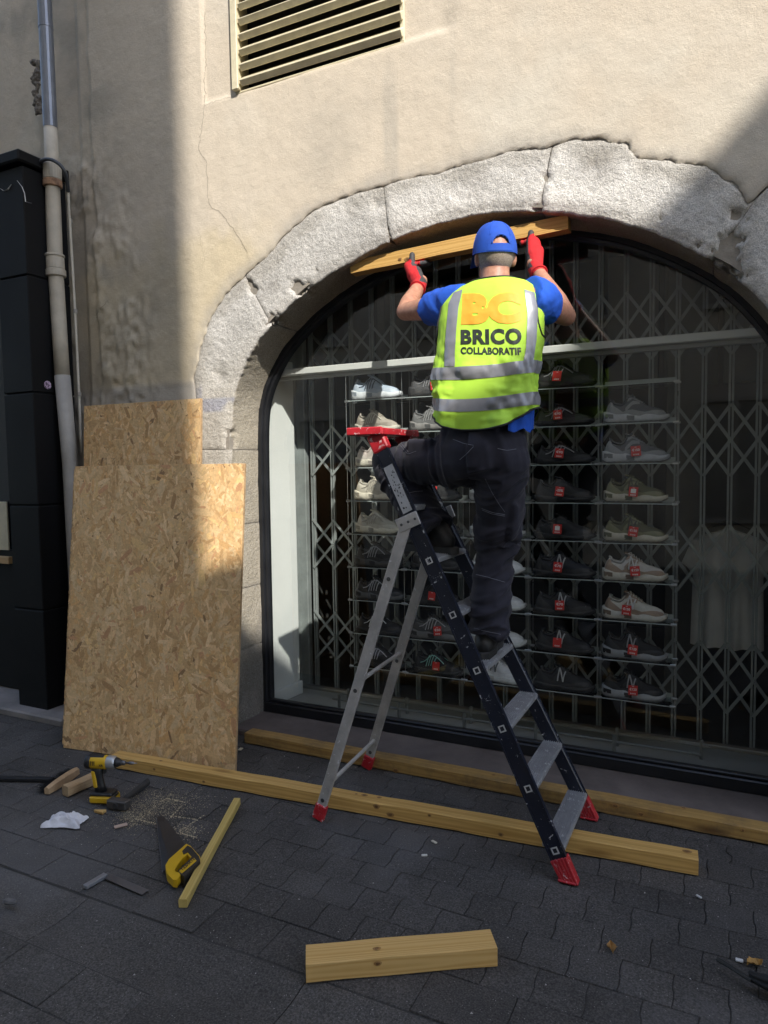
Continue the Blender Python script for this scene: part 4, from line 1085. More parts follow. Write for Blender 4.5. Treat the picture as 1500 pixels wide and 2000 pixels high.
# ================================================================== TIMBERS
m_beam = mat_wood('planed_spruce', (.64, .395, .13), (.47, .265, .075), 0, 1.0)
m_beam_d = mat_wood('weathered_spruce', (.44, .27, .09), (.30, .17, .055), 0, 1.0, dirt=.7)
m_pine = mat_wood('pale_pine', (.64, .41, .155), (.52, .30, .09), 0, 1.0)
m_batt = mat_wood('yellow_batten', (.56, .42, .14), (.46, .32, .09), 0, 1.3, knots=False)
b_ = MB(); P_ = []
for rr, zz in ((.02, .0030), (.55, .0026), (1.0, .0018)): P_.append([Vector((rr*math.cos(q)*(1+.12*math.sin(q*3)), rr*math.sin(q), zz)) for q in [2*math.pi*j/14 for j in range(14)]])
b_.loft(P_, False); knot_me = b_.me('knot'); knot_me.materials.append(M('knot_brown', (.17, .085, .03), .6, .5, 90, 200, .2)); knot_me.materials.append(M('knot_edge', (.34, .185, .06), .6, .3, 90, 200, .2))
for i, p in enumerate(knot_me.polygons): p.material_index = 0 if i < 14 else 1
def timber(name, label, p0, p1, w_, h_, mat, bev=.003, cat='timber', knots=4):
    # mesh in local axes so that the grain follows the length
    p0 = Vector(p0); p1 = Vector(p1); L = (p1-p0).length; v, f = cbox((L, w_, h_), bev)
    mb = MB(); 
    # subdivided lengthwise with a hint of bow and wane
    n = max(2, int(L/.12)); rings = []
    for i in range(n+1):
        x = -L/2+L*i/n; b = bev*(1+.8*math.sin(i*2.1)); k = .0015*math.sin(i*.9)
        prof = [(-w_/2+b, -h_/2), (w_/2-b, -h_/2), (w_/2, -h_/2+b), (w_/2, h_/2-b), (w_/2-b, h_/2), (-w_/2+b, h_/2), (-w_/2, h_/2-b), (-w_/2, -h_/2+b)]
        rings.append([Vector((x, y+k, z)) for y, z in prof])
    mb.loft(rings, True); me = mb.me(name); fix_normals(me)
    o = bpy.data.objects.new(name, me); COL.objects.link(o); me.materials.append(mat)
    X = (p1-p0).normalized(); Y = Vector((0, 0, 1)).cross(X).normalized(); Z = X.cross(Y)
    m4 = Matrix.Identity(4)
    for i in range(3): m4[i][0] = X[i]; m4[i][1] = Y[i]; m4[i][2] = Z[i]; m4[i][3] = ((p0+p1)/2)[i]
    o.matrix_world = m4
    for _ in range(int(L*knots)):
        x = random.uniform(-L/2+.03, L/2-.03); r_ = random.uniform(.006, .013)
        k_ = bpy.data.objects.new('knot', knot_me); COL.objects.link(k_); k_.parent = o; k_.scale = (r_*random.uniform(1.1, 1.7), r_, 1)
        if random.random() < .5: k_.location = (x, random.uniform(-.3, .3)*w_, h_/2)
        else: k_.location = (x, -w_/2+.0018*0, random.uniform(-.3, .3)*h_); k_.rotation_euler = (R(90), 0, 0)
    return setp(o, label, cat)
def on_ground(px0, px1, w_, h_):   # front lower edge pixels -> centre line
    a = Gp(*px0); b = Gp(*px1); d = (b-a).normalized(); nrm = Vector((-d.y, d.x, 0)); nrm = nrm if nrm.y > 0 else -nrm
    return a+nrm*w_/2+Vector((0, 0, h_/2+.003)), b+nrm*w_/2+Vector((0, 0, h_/2+.003))
a, b = on_ground((216, 1500), (1364, 1713), .075, .065); timber('front_beam', 'long yellow planed beam lying on the paving in front of the ladder', a, b, .075, .065, m_beam)
a, b = on_ground((478, 1452), (1560, 1664), .085, .06); timber('back_beam', 'weathered knotty beam lying along the stone threshold', a, b, .085, .06, m_beam_d)
a, b = on_ground((598, 1920), (971, 1886), .085, .058); timber('short_offcut', 'short square beam offcut lying alone in the foreground', a, b, .092, .062, m_pine, .002)
a = Gp(350, 1780); b = Gp(463, 1572); timber('thin_batten', 'thin pale yellow batten lying next to the handsaw', a+Vector((.0, .02, .018)), b+Vector((.0, 0, .018)), .032, .032, m_batt, .002, knots=0)
hb0 = Wp(690, 524, 3.455); hb1 = Wp(1112, 437, 3.455); hb0.z -= .003
held = timber('held_beam', 'yellow beam held up under the arch by the worker', hb0, hb1, .07, .068, m_beam, .002)

# ================================================================== STEPLADDER
lad = thing('stepladder', 'paint-spattered aluminium stepladder with navy rails and red feet', 'ladder', (-1.1, 2.9, 0))
def mat_spatter(name, c, amount, rough, metal, sp=(.72, .73, .75)):
    m, n, b = new_mat(name); v = coords(n); f = noise_t(n, v, 8, 5, .7)
    o = ramp(n, f, [(.3, tuple(q*.75 for q in c)), (.7, tuple(q*1.25 for q in c))]).outputs[0]
    g = noise_t(n, v, 34, 5, .75, .6); g2 = noise_t(n, v, 120, 3, .6)
    o = mixc(n, o, sp, ramp(n, g, [(amount, 0), (amount+.02, .9)]).outputs[0]); o = mixc(n, o, sp, ramp(n, g2, [(amount+.09, 0), (amount+.11, .8)]).outputs[0])
    n.links.new(o, b.inputs['Base Color']); b.inputs['Roughness'].default_value = rough; b.inputs['Metallic'].default_value = metal
    bump(n, b, g, .15, .002); return m
m_navy = mat_spatter('navy_paint', (.010, .013, .026), .635, .38, 0)
m_alu = mat_spatter('dull_aluminium', (.46, .44, .42), .63, .45, .3)
m_step = mat_spatter('ribbed_aluminium', (.34, .345, .36), .60, .45, .45)
m_red = mat_spatter('red_plastic', (.44, .016, .025), .60, .45, 0, (.7, .6, .6))
N1, N2 = Vector((-.526, 2.625, .02)), Vector((-.539, 3.15, .02)); T1, T2 = Vector((-1.362, 2.735, 1.71)), Vector((-1.372, 3.035, 1.71))
sx = (T1-N1).normalized()
def railpt(A, B, z): return A+(B-A)*((z-A.z)/(B.z-A.z))
for A, B in ((N1, T1), (N2, T2)):
    d = (B-A).normalized(); q = Vector((0, 1, 0)).cross(d)
    mb = MB(); mb.bar(A, B, .024, .062, upv=q, bev=.004); rl = mb.build('rail', m_navy, lad)
    mb = MB()   # flange lips
    for s_ in (-1, 1):
        off = q*s_*.030+Vector((0, -.0135 if A is N1 else .0135, 0)); mb.bar(A+off, B+off, .004, .006, upv=q)
    mb.build('rail_lip', m_navy, rl)
    # red fan-shaped foot
    mb = MB(); sg = -1 if A is N1 else 1
    for k_ in range(5):
        u = (k_-2)/2.0; top = A+d*.075+q*u*.028; bot = Vector((A.x-d.x*.02, A.y, 0.003))+Vector((u*.027+.002, 0, 0))
        mb.bar(top, bot, .040, .0125, upv=(0, 1, 0) if False else q, bev=.002)
    mb.bar(A+d*.072, A+d*.04, .036, .064, upv=q, bev=.004)
    mb.bar(Vector((A.x+.036, A.y, .008)), Vector((A.x-.034, A.y, .008)), .046, .012, bev=.004)
    mb.build('foot', m_red, lad)
SZ = [.127, .345, .563, .782, .998, 1.215, 1.43]
for i, z in enumerate(SZ):
    a = railpt(N1, T1, z); b = railpt(N2, T2, z); a = a+Vector((0, .012, 0)); b = b-Vector((0, .012, 0))
    mb = MB(); dpt = .088; c = (a+b)/2
    mb.box(c+Vector((0, 0, -.012)), (dpt, (b-a).length, .020), .003)
    st = mb.build('step', m_step, lad)
    mb = MB()
    for k_ in range(9): mb.box(c+Vector((-dpt/2+.008+k_*.009, 0, -.0005)), (.0042, (b-a).length-.004, .004), .001)
    mb.build('step_rib', m_step, st)
    if i < 6:
        mb = MB(); p = railpt(N1, T1, z-.012)+Vector((0, -.0125, 0)); q = Vector((0, 1, 0)).cross(sx)
        for s_ in (-1, 1):
            mb.bar(p+q*s_*.011-sx*.0135, p+q*s_*.011+sx*.0135, .004, .005, upv=q); mb.bar(p+sx*s_*.011-q*.0135, p+sx*s_*.011+q*.0135, .004, .005, upv=sx)
        mb.build('step_plug', M('plug_silver', (.62, .62, .62), .4, .1, metal=.3), lad)
# rear support legs with braces
H1, H2 = railpt(N1, T1, 1.37)+Vector((-.012, -.032, 0)), railpt(N2, T2, 1.37)+Vector((-.012, .032, 0))
R1, R2 = Vector((-1.642, 2.636, .025)), Vector((-1.69, 3.205, .025))
for A, B in ((R1, H1), (R2, H2)):
    d = (B-A).normalized(); q = Vector((0, 1, 0)).cross(d)
    mb = MB(); mb.bar(A, B, .020, .046, upv=q, bev=.003); lg = mb.build('rear_leg', m_alu, lad)
    mb = MB(); mb.bar(A+d*.055, A-d*.022, .030, .056, upv=q, bev=.005); mb.build('foot', m_red, lad)
    mb = MB()
    for z in (.10, .62, 1.12):
        p = railpt(A, B, z)+Vector((0, -.0108, 0)); mb.lathe([(.004, 0), (.009, 0), (.0095, -.0016), (.0045, -.002)], p, 'y', 12)
    mb.build('rivet', M('rivet', (.10, .10, .10), .4, metal=.5), lg)
for z in (.17, .66):
    mb = MB(); mb.tube([railpt(R1, H1, z), railpt(R2, H2, z)], .0095, 8); mb.build('brace', m_alu, lad)
# hinge plates
for A, s_ in ((H1, -1), (H2, 1)):
    mb = MB(); c = A+Vector((.012, s_*.004, .0)); mb.box(c+Vector((-.002, s_*.010, -.004)), (.105, .005, .058), .002, X=(.92, 0, .39), Z=(-.39, 0, .92))
    hp = mb.build('hinge_plate', m_alu, lad); mb = MB()
    for u in (-.034, .0, .034): mb.lathe([(.001, 0), (.006, 0), (.005, s_*.004), (.001, s_*.004)], c+Vector((u*.92, s_*.0125, u*.39-.004)), 'y', 10)
    mb.build('rivet', M('rivet', (.10, .10, .10), .4, metal=.5), hp)
# instruction sticker with small print on the near rail
q = Vector((0, 1, 0)).cross(sx)
a, b = railpt(N1, T1, 1.405)+Vector((0, -.0150, 0)), railpt(N1, T1, 1.60)+Vector((0, -.0150, 0))
mb = MB(); mb.bar(a, b, .002, .046, upv=q); stk = mb.build('label_sticker', M('sticker_grey', (.46, .46, .47), .5, .15, 20), lad)
mb = MB()
for i in range(26):
    u = random.uniform(.08, .92); w_ = random.uniform(-.016, .016); p = a+(b-a)*u+q*w_+Vector((0, -.0012, 0)); mb.bar(p-sx*.004, p+sx*.004*random.uniform(.4, 1), .0008, random.choice((.002, .0035, .005)), upv=q)
mb.build('sticker_print', M('ink', (.04, .04, .045), .6), stk)
# red top tray
mb = MB(); c = (T1+T2)/2+Vector((-.005, 0, .035))
mb.box(c+Vector((-.035, 0, .0)), (.17, .40, .014), .004)
for s_ in (-1, 1): mb.box(c+Vector((-.035, s_*.193, .006)), (.17, .016, .034), .004)
mb.box(c+Vector((-.117, 0, .004)), (.014, .39, .030), .004); mb.box(c+Vector((.047, 0, .004)), (.014, .39, .030), .004)
for k_ in range(8): mb.box(c+Vector((-.035, -.14+k_*.04, .009)), (.15, .008, .010), .002)
tray = mb.build('top_tray', m_red, lad)
for A in (T1, T2):
    mb = MB(); mb.bar(A-sx*.05, A+sx*.035, .040, .078, upv=q, bev=.006); mb.build('rail_socket', m_red, lad)

# ================================================================== TOOLS ON THE PAVING
m_yel = M('tool_yellow', (.60, .36, .012), .42, .1, 10, 90, .1); m_bkp = M('tool_black', (.014, .014, .015), .5, .3, 20, 160, .2)
m_steel = M('tool_steel', (.16, .16, .17), .35, .3, 14, 120, .1, metal=.7)
# impact driver standing on its battery
g0 = Gp(203, 1566); drl = thing('impact_driver', 'yellow and black cordless impact driver standing on its battery', 'drill', tuple(g0))
U = Vector((.945, .327, 0)).normalized(); Vv = Vector((-U.y, U.x, 0)); Zz = Vector((0, 0, 1))
def L(u, v, z): return g0+U*u+Vv*v+Zz*(z+.003)
def dbox(name, c, s, bev, m, par=drl, tilt=0):
    X = (U*math.cos(tilt)+Zz*math.sin(tilt)); Z2 = (-U*math.sin(tilt)+Zz*math.cos(tilt))
    mb = MB(); mb.box(L(*c), s, bev, X=X, Y=Vv, Z=Z2); return mb.build(name, m, par)
bt = dbox('battery', (.005, 0, .020), (.125, .075, .036), .008, m_yel); dbox('battery_cover', (.0, 0, .045), (.115, .068, .018), .006, m_bkp); dbox('battery_latch', (.052, 0, .03), (.03, .05, .022), .004, m_bkp)
mb = MB(); mb.prism([(-.055, .0), (.03, 0), (.055, .02), (.02, .034), (-.05, .034)], L(0, -.040, .048), U, Zz, -Vv, .001); 
hd = MB(); rings = []
for i, (u, z, a, b_) in enumerate([(-.012, .055, .030, .022), (-.018, .085, .026, .019), (-.024, .12, .025, .018), (-.028, .15, .028, .020), (-.03, .17, .030, .024)]):
    rings.append([L(u+a*math.cos(q_), b_*math.sin(q_), z) for q_ in [2*math.pi*k_/16 for k_ in range(16)]])
hd.loft(rings, True); me = hd.me('handle'); fix_normals(me); obj('handle', me, m_bkp, drl, smooth=True)
dbox('handle_stripe', (-.034, -.012, .115), (.022, .022, .085), .005, m_yel, tilt=R(8)); dbox('trigger', (.010, 0, .152), (.018, .018, .028), .005, m_bkp)
def dl(name, prof, m, n_=20, smooth=True):
    b2 = MB(); rings = [[L(u, r_*math.cos(q_), .195+r_*math.sin(q_)) for q_ in [2*math.pi*k_/n_ for k_ in range(n_)]] for r_, u in prof]
    b2.loft(rings, True); me = b2.me(name); fix_normals(me); return obj(name, me, m, drl, smooth=smooth)
dl('motor_housing', [(.020, -.078), (.031, -.070), (.033, -.03), (.033, .02), (.031, .032)], m_yel)
dl('motor_cap', [(.018, -.084), (.0335, -.076), (.0345, -.062), (.0335, -.050), (.03, -.05)], m_bkp)
dl('gear_case', [(.031, .028), (.0325, .034), (.031, .058), (.026, .070), (.022, .072)], M('gear_silver', (.42, .43, .44), .35, .1, metal=.6))
dl('nose', [(.026, .068), (.021, .082), (.015, .092), (.012, .10)], m_bkp); dl('chuck', [(.011, .098), (.011, .115), (.008, .118)], m_steel); dl('driver_bit', [(.0045, .116), (.0045, .135), (.0075, .136), (.0075, .158), (.004, .16), (.0015, .178)], m_steel)
dbox('top_grip', (-.02, 0, .222), (.075, .032, .014), .005, m_bkp)
mb = MB()
for k_ in range(5): mb.box(L(-.058+k_*.0085, -.0325, .20), (.004, .003, .022), .001, X=U, Y=Vv)
mb.build('vent_slot', m_bkp, drl)
mb = MB(); v_, f_, asp = text_mesh('XR', .03); mb.add([L(.000+p[0]*.022, -.0345, .186+p[1]*.011) for p in v_], f_); mb.build('lettering', m_bkp, drl)

# club hammer
g0 = Gp(226, 1588); hm = thing('club_hammer', 'dark club hammer lying beside the sawdust', 'hammer', tuple(g0))
hx = (Gp(286, 1541)-Gp(238, 1578)); hx.z = 0; hx.normalize(); hp_ = Vector((-hx.y, hx.x, 0))
a = Gp(232, 1580); mb = MB(); rings = []
mb.box(a+Vector((0, 0, .026)), (.046, .105, .044), .006, X=hx, Y=hp_); mb.build('head', M('hammer_iron', (.075, .068, .064), .55, .35, 30, 120, .3, metal=.4), hm)
mb = MB(); mb.tube([a+hx*s_+Vector((0, 0, .026)) for s_ in (-.03, .02, .08, .16, .235)], [.012, .013, .012, .014, .016], 10, flat=1.25); mb.build('handle', M('hammer_handle', (.028, .027, .027), .7, .3, 20, 100, .3), hm)
# carpenter's chalk / pointed offcut beside it
g0 = Gp(195, 1588); ck = thing('pointed_wood_sliver', 'small pale pointed wood sliver at the hammer head', 'wood sliver', tuple(g0))
mb = MB(); mb.prism([(-.03, -.002), (.025, -.014), (.025, .014), (-.028, .003)], g0+Vector((0, 0, .002)), (.98, .2, 0), (-.2, .98, 0), (0, 0, 1), .012, bev=.002); mb.build('sliver', m_pine, ck)
# brush and wooden block
b0, b1 = Gp(92, 1552), Gp(152, 1512); br = thing('hand_brush', 'wooden hand brush with black bristles lying on its side', 'brush', tuple(b0))
bd = (b1-b0); bd.z = 0; bl_ = bd.length; bd.normalize(); bn = Vector((-bd.y, bd.x, 0))
mb = MB(); rings = []
for i in range(11):
    t = i/10; h = .026*math.sin(math.pi*(.12+.76*t))**.5+.008; k_ = .018*math.sin(math.pi*t)
    c = b0+bd*bl_*t-bn*k_*.6+Vector((0, 0, .003)); rings.append([c+bn*x+Vector((0, 0, z)) for x, z in ((-.012, 0), (.014, 0), (.016, h*1.1), (.004, h*1.5), (-.010, h*1.1))])
mb.loft(rings, True); me = mb.me('back'); fix_normals(me); obj('back', me, M('brush_wood', (.42, .29, .17), .65, .25, 20, 90, .2), br)
mb = MB()
for i in range(420):
    t = random.uniform(.02, .92); p = b0+bd*bl_*t+bn*.014+Vector((0, 0, random.uniform(.006, .04))); d = (bn*random.uniform(.045, .062)+bd*random.gauss(-.004, .010)+Vector((0, 0, random.gauss(-.004, .009)))); e = p+d; e.z = max(e.z, .004)
    s_ = Vector((0, 0, .0014)); mb.add([p-s_, p+s_, e], [(0, 1, 2)]); s_ = bd*.0014; mb.add([p-s_, p+s_, e], [(0, 1, 2)])
mb.build('bristles', M('bristle_black', (.012, .012, .013), .7), br, kind='stuff')
a = Gp(121, 1560); b = Gp(183, 1533); timber('wood_block', 'small rough wooden block between the brush and the driver', a+Vector((0, .02, .03)), b+Vector((0, .02, .03)), .05, .052, mat_wood('rough_block', (.50, .35, .20), (.38, .25, .14), 0, 1.2, dirt=.4), .005, 'wood block')
# rag
g0 = Gp(128, 1608); rag = thing('white_rag', 'crumpled white rag on the paving', 'rag', tuple(g0))
V = []; F = []; n_ = 34
for i in range(n_+1):
    for j in range(n_+1):
        u, v_ = i/n_*2-1, j/n_*2-1; r_ = max(abs(u), abs(v_)); x = u*.085; y = v_*.05
        h = .006+.038*max(0, 1-r_**2)**.6*(0.55+1.5*abs(float(fbm(np.array(u), np.array(v_), 2.1, 4, 3))))+.05*float(fbm(np.array(u), np.array(v_), 3.2, 3, 8))*(1-r_**3)
        x += .03*float(fbm(np.array(u), np.array(v_), 1.8, 3, 21)); y += .03*float(fbm(np.array(u), np.array(v_), 1.8, 3, 22))
        V.append(g0+Vector((.93, .36, 0))*x+Vector((-.36, .93, 0))*y+Vector((0, 0, max(.004, h))))
F = [(i*(n_+1)+j, (i+1)*(n_+1)+j, (i+1)*(n_+1)+j+1, i*(n_+1)+j+1) for i in range(n_) for j in range(n_)]
obj('cloth', mesh('cloth', V, F), M('rag_white', (.66, .65, .68), .85, .08, 20, 160, .2), rag, smooth=True)
# handsaw
sw = thing('handsaw', 'handsaw with dark blade and yellow black handle leaning on the batten', 'saw', tuple(Gp(345, 1690)))
def sp(x, y, z): return Gp(x, y, z)
bladep = [(306, 1597, .01), (314, 1592, .012), (322, 1597, .014), (366, 1655, .045), (334, 1690, .03), (318, 1703, .012), (310, 1650, .008)]
mb = MB(); P = [sp(*p) for p in bladep]; nrm = (P[3]-P[0]).cross(P[5]-P[0]).normalized(); nrm = nrm if nrm.z > 0 else -nrm
k_ = len(P); mb.add(P+[p-nrm*.0016 for p in P], [tuple(range(k_)), tuple(range(2*k_-1, k_-1, -1))]+[(i, (i+1) % k_, k_+(i+1) % k_, k_+i) for i in range(k_)])
me = mb.me('blade'); fix_normals(me); obj('blade', me, M('saw_blade', (.045, .045, .05), .38, .3, 12, 120, .1, metal=.5), sw)
mb = MB(); A_, B_ = sp(306, 1597, .01), sp(318, 1703, .012); tt = (B_-A_); sid = nrm.cross(tt).normalized(); sid = sid if sid.x < 0 else -sid
for i in range(60):
    p = A_+tt*(i/60.0); mb.add([p, p+tt/60, p+tt/120+sid*.005, p+nrm*.0006], [(0, 1, 2), (0, 2, 3)])
mb.build('teeth', m_steel, sw, kind='stuff')
hz = Vector((0, 0, 1))
hp1 = [(364, 1648), (372, 1652), (391, 1673), (389, 1682), (378, 1682), (366, 1668), (356, 1676), (346, 1690), (341, 1700), (346, 1704), (352, 1700), (356, 1704), (345, 1719), (338, 1718), (326, 1706), (323, 1690), (330, 1678)]
def hnd(name, poly, z, th, m, bev=.003):
    P = [Gp(x, y, z) for x, y in poly]; c = sum(P, Vector())/len(P)
    mb = MB(); mb.prism([(p.x-c.x, p.y-c.y) for p in P][::-1] if False else [(p.x-c.x, p.y-c.y) for p in P], Vector((c.x, c.y, z-th)), (1, 0, 0), (0, 1, 0), (0, 0, 1), th, bev=0)
    me = mb.me(name); fix_normals(me)
    return obj(name, me, m, sw)
hnd('handle_frame', hp1, .046, .030, m_yel)
hnd('grip_top', [(366, 1651), (374, 1655), (389, 1673), (386, 1680), (379, 1678), (367, 1664), (358, 1668), (356, 1662)], .0485, .034, m_bkp)
hnd('grip', [(389, 1674), (391, 1680), (360, 1712), (352, 1706), (348, 1700), (374, 1674)], .0495, .036, m_bkp)
# maker's word on the grip, reading upside down towards the camera
v_, f_, asp = text_mesh('STANLEY', .03)
o0, ux, uy = np.array([382, 1679.]), np.array([-28, 25.]), np.array([-5.5, -5.0])
hnd('grip_plate', [(384, 1681), (355, 1706), (350, 1701), (379, 1675)], .0502, .003, m_yel)
mb = MB(); mb.add([Gp(*(o0+ux*p[0]*.92+uy*(.12+p[1]*.76)), .0512) for p in v_], f_); mb.build('lettering', m_bkp, sw)
# try square
sq = thing('try_square', 'steel try square lying open on the paving', 'square', tuple(Gp(207, 1714)))
a, b, c = Gp(166, 1738), Gp(207, 1714), Gp(284, 1746)
mb = MB(); mb.bar(a+Vector((0, 0, .011)), b+Vector((0, 0, .011)), .024, .015, bev=.002); mb.build('stock', M('square_stock', (.30, .31, .34), .35, .15, metal=.5), sq)
mb = MB(); mb.bar(b+Vector((-.01, 0, .010)), c+Vector((0, 0, .006)), .034, .0018); mb.build('blade', M('square_blade', (.13, .13, .14), .4, .2, metal=.5), sq)
# black bar at the left, black item at the right
bb = thing('black_bar', 'thin flat black bar lying on the paving at the left edge', 'bar', tuple(Gp(0, 1526)))
mb = MB(); mb.bar(Gp(-120, 1522)+Vector((0, 0, .013)), Gp(104, 1527)+Vector((0, 0, .013)), .03, .018, bev=.003); mb.build('flat_bar', M('bar_black', (.013, .013, .015), .55), bb)
um = thing('black_umbrella', 'folded black umbrella lying at the lower right corner', 'umbrella', tuple(Gp(1480, 1925)))
mb = MB(); mb.tube([Gp(1402, 1873, .03), Gp(1432, 1892, .035), Gp(1468, 1915, .04)], [.0075, .0065, .007], 8); mb.build('shaft', m_bkp, um)
mb = MB(); A_, B_ = Gp(1462, 1905, .045), Gp(1640, 1975, .05); rings = []
for i in range(9):
    t = i/8; c = A_+(B_-A_)*t; rr = .010+.04*t
    rings.append([c+Vector((0, math.cos(q_)*rr*(1+.25*math.sin(q_*6+i*.4)), math.sin(q_)*(.012+.03*t)*(1+.2*math.sin(q_*6+i*.4)))) for q_ in [2*math.pi*k_/36 for k_ in range(36)]])
mb.loft(rings, True); me = mb.me('canopy'); fix_normals(me); obj('canopy', me, M('umbrella_cloth', (.010, .010, .011), .8, .3, 20, 120, .2), um, smooth=True)

# small litter: leaves, chips, pebble
def leaf(label, px, py, s_, c, rot):
    g = Gp(px, py); t = thing('dry_leaf', label, 'leaf', tuple(g), 'fallen dry leaves'); mb = MB(); V = []
    for i in range(9):
        q_ = i/8; hw = s_*.32*math.sin(math.pi*q_)**.8*(1+.25*math.sin(i*2.5))
        for v_ in (-1, 0, 1):
            x, y = (q_-.5)*s_, v_*hw; V.append(g+Vector((x*math.cos(rot)-y*math.sin(rot), x*math.sin(rot)+y*math.cos(rot), .006+.012*abs(v_)+.004*math.sin(q_*7))))
    mb.add(V, [(i*3+j, i*3+j+1, i*3+j+4, i*3+j+3) for i in range(8) for j in range(2)]); mb.build('blade', M('leaf_%d' % px, c, .7, .25, 40), t)
leaf('small brown dry leaf on the paving right of the offcut', 1195, 1857, .05, (.32, .17, .05), 1.9); leaf('crumpled ochre dry leaf beside the black umbrella', 1474, 1887, .055, (.36, .20, .05), .6)
def chip(label, px, py, sx_, sy_, c, rot, cat='wood chip'):
    g = Gp(px, py); t = thing('wood_chip', label, cat, tuple(g)); mb = MB(); mb.box(g+Vector((0, 0, .006)), (sx_, sy_, .006), .0015, X=(math.cos(rot), math.sin(rot), 0), Y=(-math.sin(rot), math.cos(rot), 0)); mb.build('chip', M('chip_%d' % px, c, .7, .15, 40), t)
chip('pinkish wood chip at the edge of the sawdust', 236, 1615, .055, .022, (.46, .33, .26), 1.0); chip('pale wood chip below the long front beam', 848, 1647, .028, .012, (.60, .54, .44), -.4); chip('white wood chip left of the pale one', 829, 1673, .024, .010, (.64, .61, .56), .5)
chip('white scrap near the end of the front beam', 1365, 1754, .022, .009, (.55, .54, .54), -.6); chip('white paper scrap beside the ochre leaf', 1444, 1879, .022, .014, (.6, .6, .6), 0, 'paper scrap'); chip('pale offcut stub beside the osb boards', 470, 1465, .02, .03, (.58, .50, .36), .2)
g = Gp(20, 1768); pb_ = thing('pebble', 'grey broken pebble in the gutter at left', 'stone', tuple(g)); mb = MB(); capsule(mb, g+Vector((-.016, 0, .012)), .014, g+Vector((.016, .006, .012)), .011, 8, .8, k=3); mb.build('stone', M('pebble', (.11, .105, .105), .8, .3, 60), pb_)
# sawdust and grit
mb = MB()
def dust(px, py, sx_, sy_, n_, s0, s1):
    for _ in range(n_):
        x = random.gauss(px, sx_); y = random.gauss(py, sy_); g = Gp(x, y); s_ = random.uniform(s0, s1); a = random.uniform(0, 6.3); z = .001
        mb.add([(g.x+s_*math.cos(a+k_), g.y+s_*math.sin(a+k_)*random.uniform(.4, 1), z+random.uniform(0, .003)) for k_ in (0, 2.1, 4.2)], [(0, 1, 2)])
dust(300, 1580, 38, 17, 2600, .0007, .0024); dust(262, 1598, 20, 9, 900, .0007, .0026); dust(335, 1560, 35, 10, 700, .001, .003); dust(360, 1625, 22, 7, 500, .001, .0035); dust(300, 1600, 90, 40, 700, .0008, .0022)
def dline(a, b_, n_):
    for _ in range(n_):
        t = random.random(); dust(a[0]+(b_[0]-a[0])*t, a[1]+(b_[1]-a[1])*t, .8, .5, 1, .0015, .004)
for a, b_ in (((250, 1620), (335, 1550)), ((265, 1600), (305, 1610)), ((322, 1560), (362, 1568)), ((340, 1595), (385, 1602)), ((350, 1625), (400, 1592)), ((330, 1600), (355, 1575)), ((352, 1628), (385, 1637))): dline(a, b_, 90)
mb.build('sawdust', M('sawdust', (.60, .49, .31), .9, .2, 60), None, label='pale sawdust scattered over the paving beside the saw', cat='sawdust', kind='stuff')
mb = MB()
for _ in range(2600):
    x, y = random.uniform(-4.2, .9), random.uniform(1.2, 3.3); s_ = random.uniform(.0008, .0028)*(1 if random.random() < .95 else 2); a = random.uniform(0, 6.3)
    mb.add([(x+s_*math.cos(a+k_), y+s_*math.sin(a+k_), .001+random.uniform(0, .003)) for k_ in (0, 1.9, 4.2)], [(0, 1, 2)])
mb.build('grit', M('grit', (.33, .31, .29), .9, .35, 90), None, label='fine pale grit strewn over the dark paving', cat='grit', kind='stuff')
# ================================================================== THE WORKER
man = thing('person', 'person in yellow vest and blue cap on the stepladder holding up a beam', 'person', (-.91, 2.85, .785))
def ellipsoid(mb, c, A, B, C_, n=16, k=12):
    c = Vector(c); A = Vector(A); B = Vector(B); C_ = Vector(C_); rings = []
    for i in range(k):
        q = math.pi*(i+.5)/k; rings.append([c+C_*(-math.cos(q))+(A*math.cos(t)+B*math.sin(t))*math.sin(q) for t in [2*math.pi*j/n for j in range(n)]])
    mb.loft(rings, True)
SHL, SHR = Vector((-1.075, 2.89, 2.285)), Vector((-.705, 2.875, 2.265))
ELL, WRL = Wp(791, 609, 3.04), Wp(819, 557, 3.27)
ELR, WRR = Wp(1106, 618, 3.04), Wp(1047, 526, 3.28)
HPL, HPR = Vector((-1.005, 2.825, 1.62)), Vector((-.825, 2.80, 1.615))
KNL, ANL = Wp(762, 905, 2.96), Wp(850, 1036, 2.90)
KNR, ANR = Wp(968, 1058, 2.90), Wp(953, 1240, 2.855)
HC = Wp(966, 503, 2.93)
hf = Vector((-.52, .85, .06)).normalized(); hr = hf.cross(Vector((0, 0, 1))).normalized(); hu = hr.cross(hf)
NB = Vector((-.885, 2.885, 2.30))
# --- one continuous body
mb = MB()
ellipsoid(mb, HC+hu*.018-hf*.006, hf*.098, hr*.077, hu*.102)
ellipsoid(mb, HC+hf*.030-hu*.055, hf*.060, hr*.058, hu*.062)
ellipsoid(mb, HC+hf*.078-hu*.080, hf*.022, hr*.026, hu*.022)      # chin
ellipsoid(mb, HC+hf*.098-hu*.020, hf*.022, hr*.013, hu*.022)      # nose
ellipsoid(mb, HC+hf*.085+hu*.018, hf*.014, hr*.045, hu*.012)      # brow
ellipsoid(mb, HC+hf*.088-hu*.052, hf*.010, hr*.024, hu*.011)      # mouth
for s_ in (-1, 1):
    e = HC+hr*s_*.079-hu*.012-hf*.004
    ellipsoid(mb, e-hf*.006, (hf*.9-hr*s_*.45)*.019, (hr*s_*.9+hf*.45)*.009, hu*.033)
capsule(mb, NB-Vector((0, 0, .04)), .070, HC-hu*.055-hf*.022, .057)
capsule(mb, (-.90, 2.82, 1.70), .13, (-.888, 2.87, 2.16), .135, flat=.85, upv=(0, 1, 0))
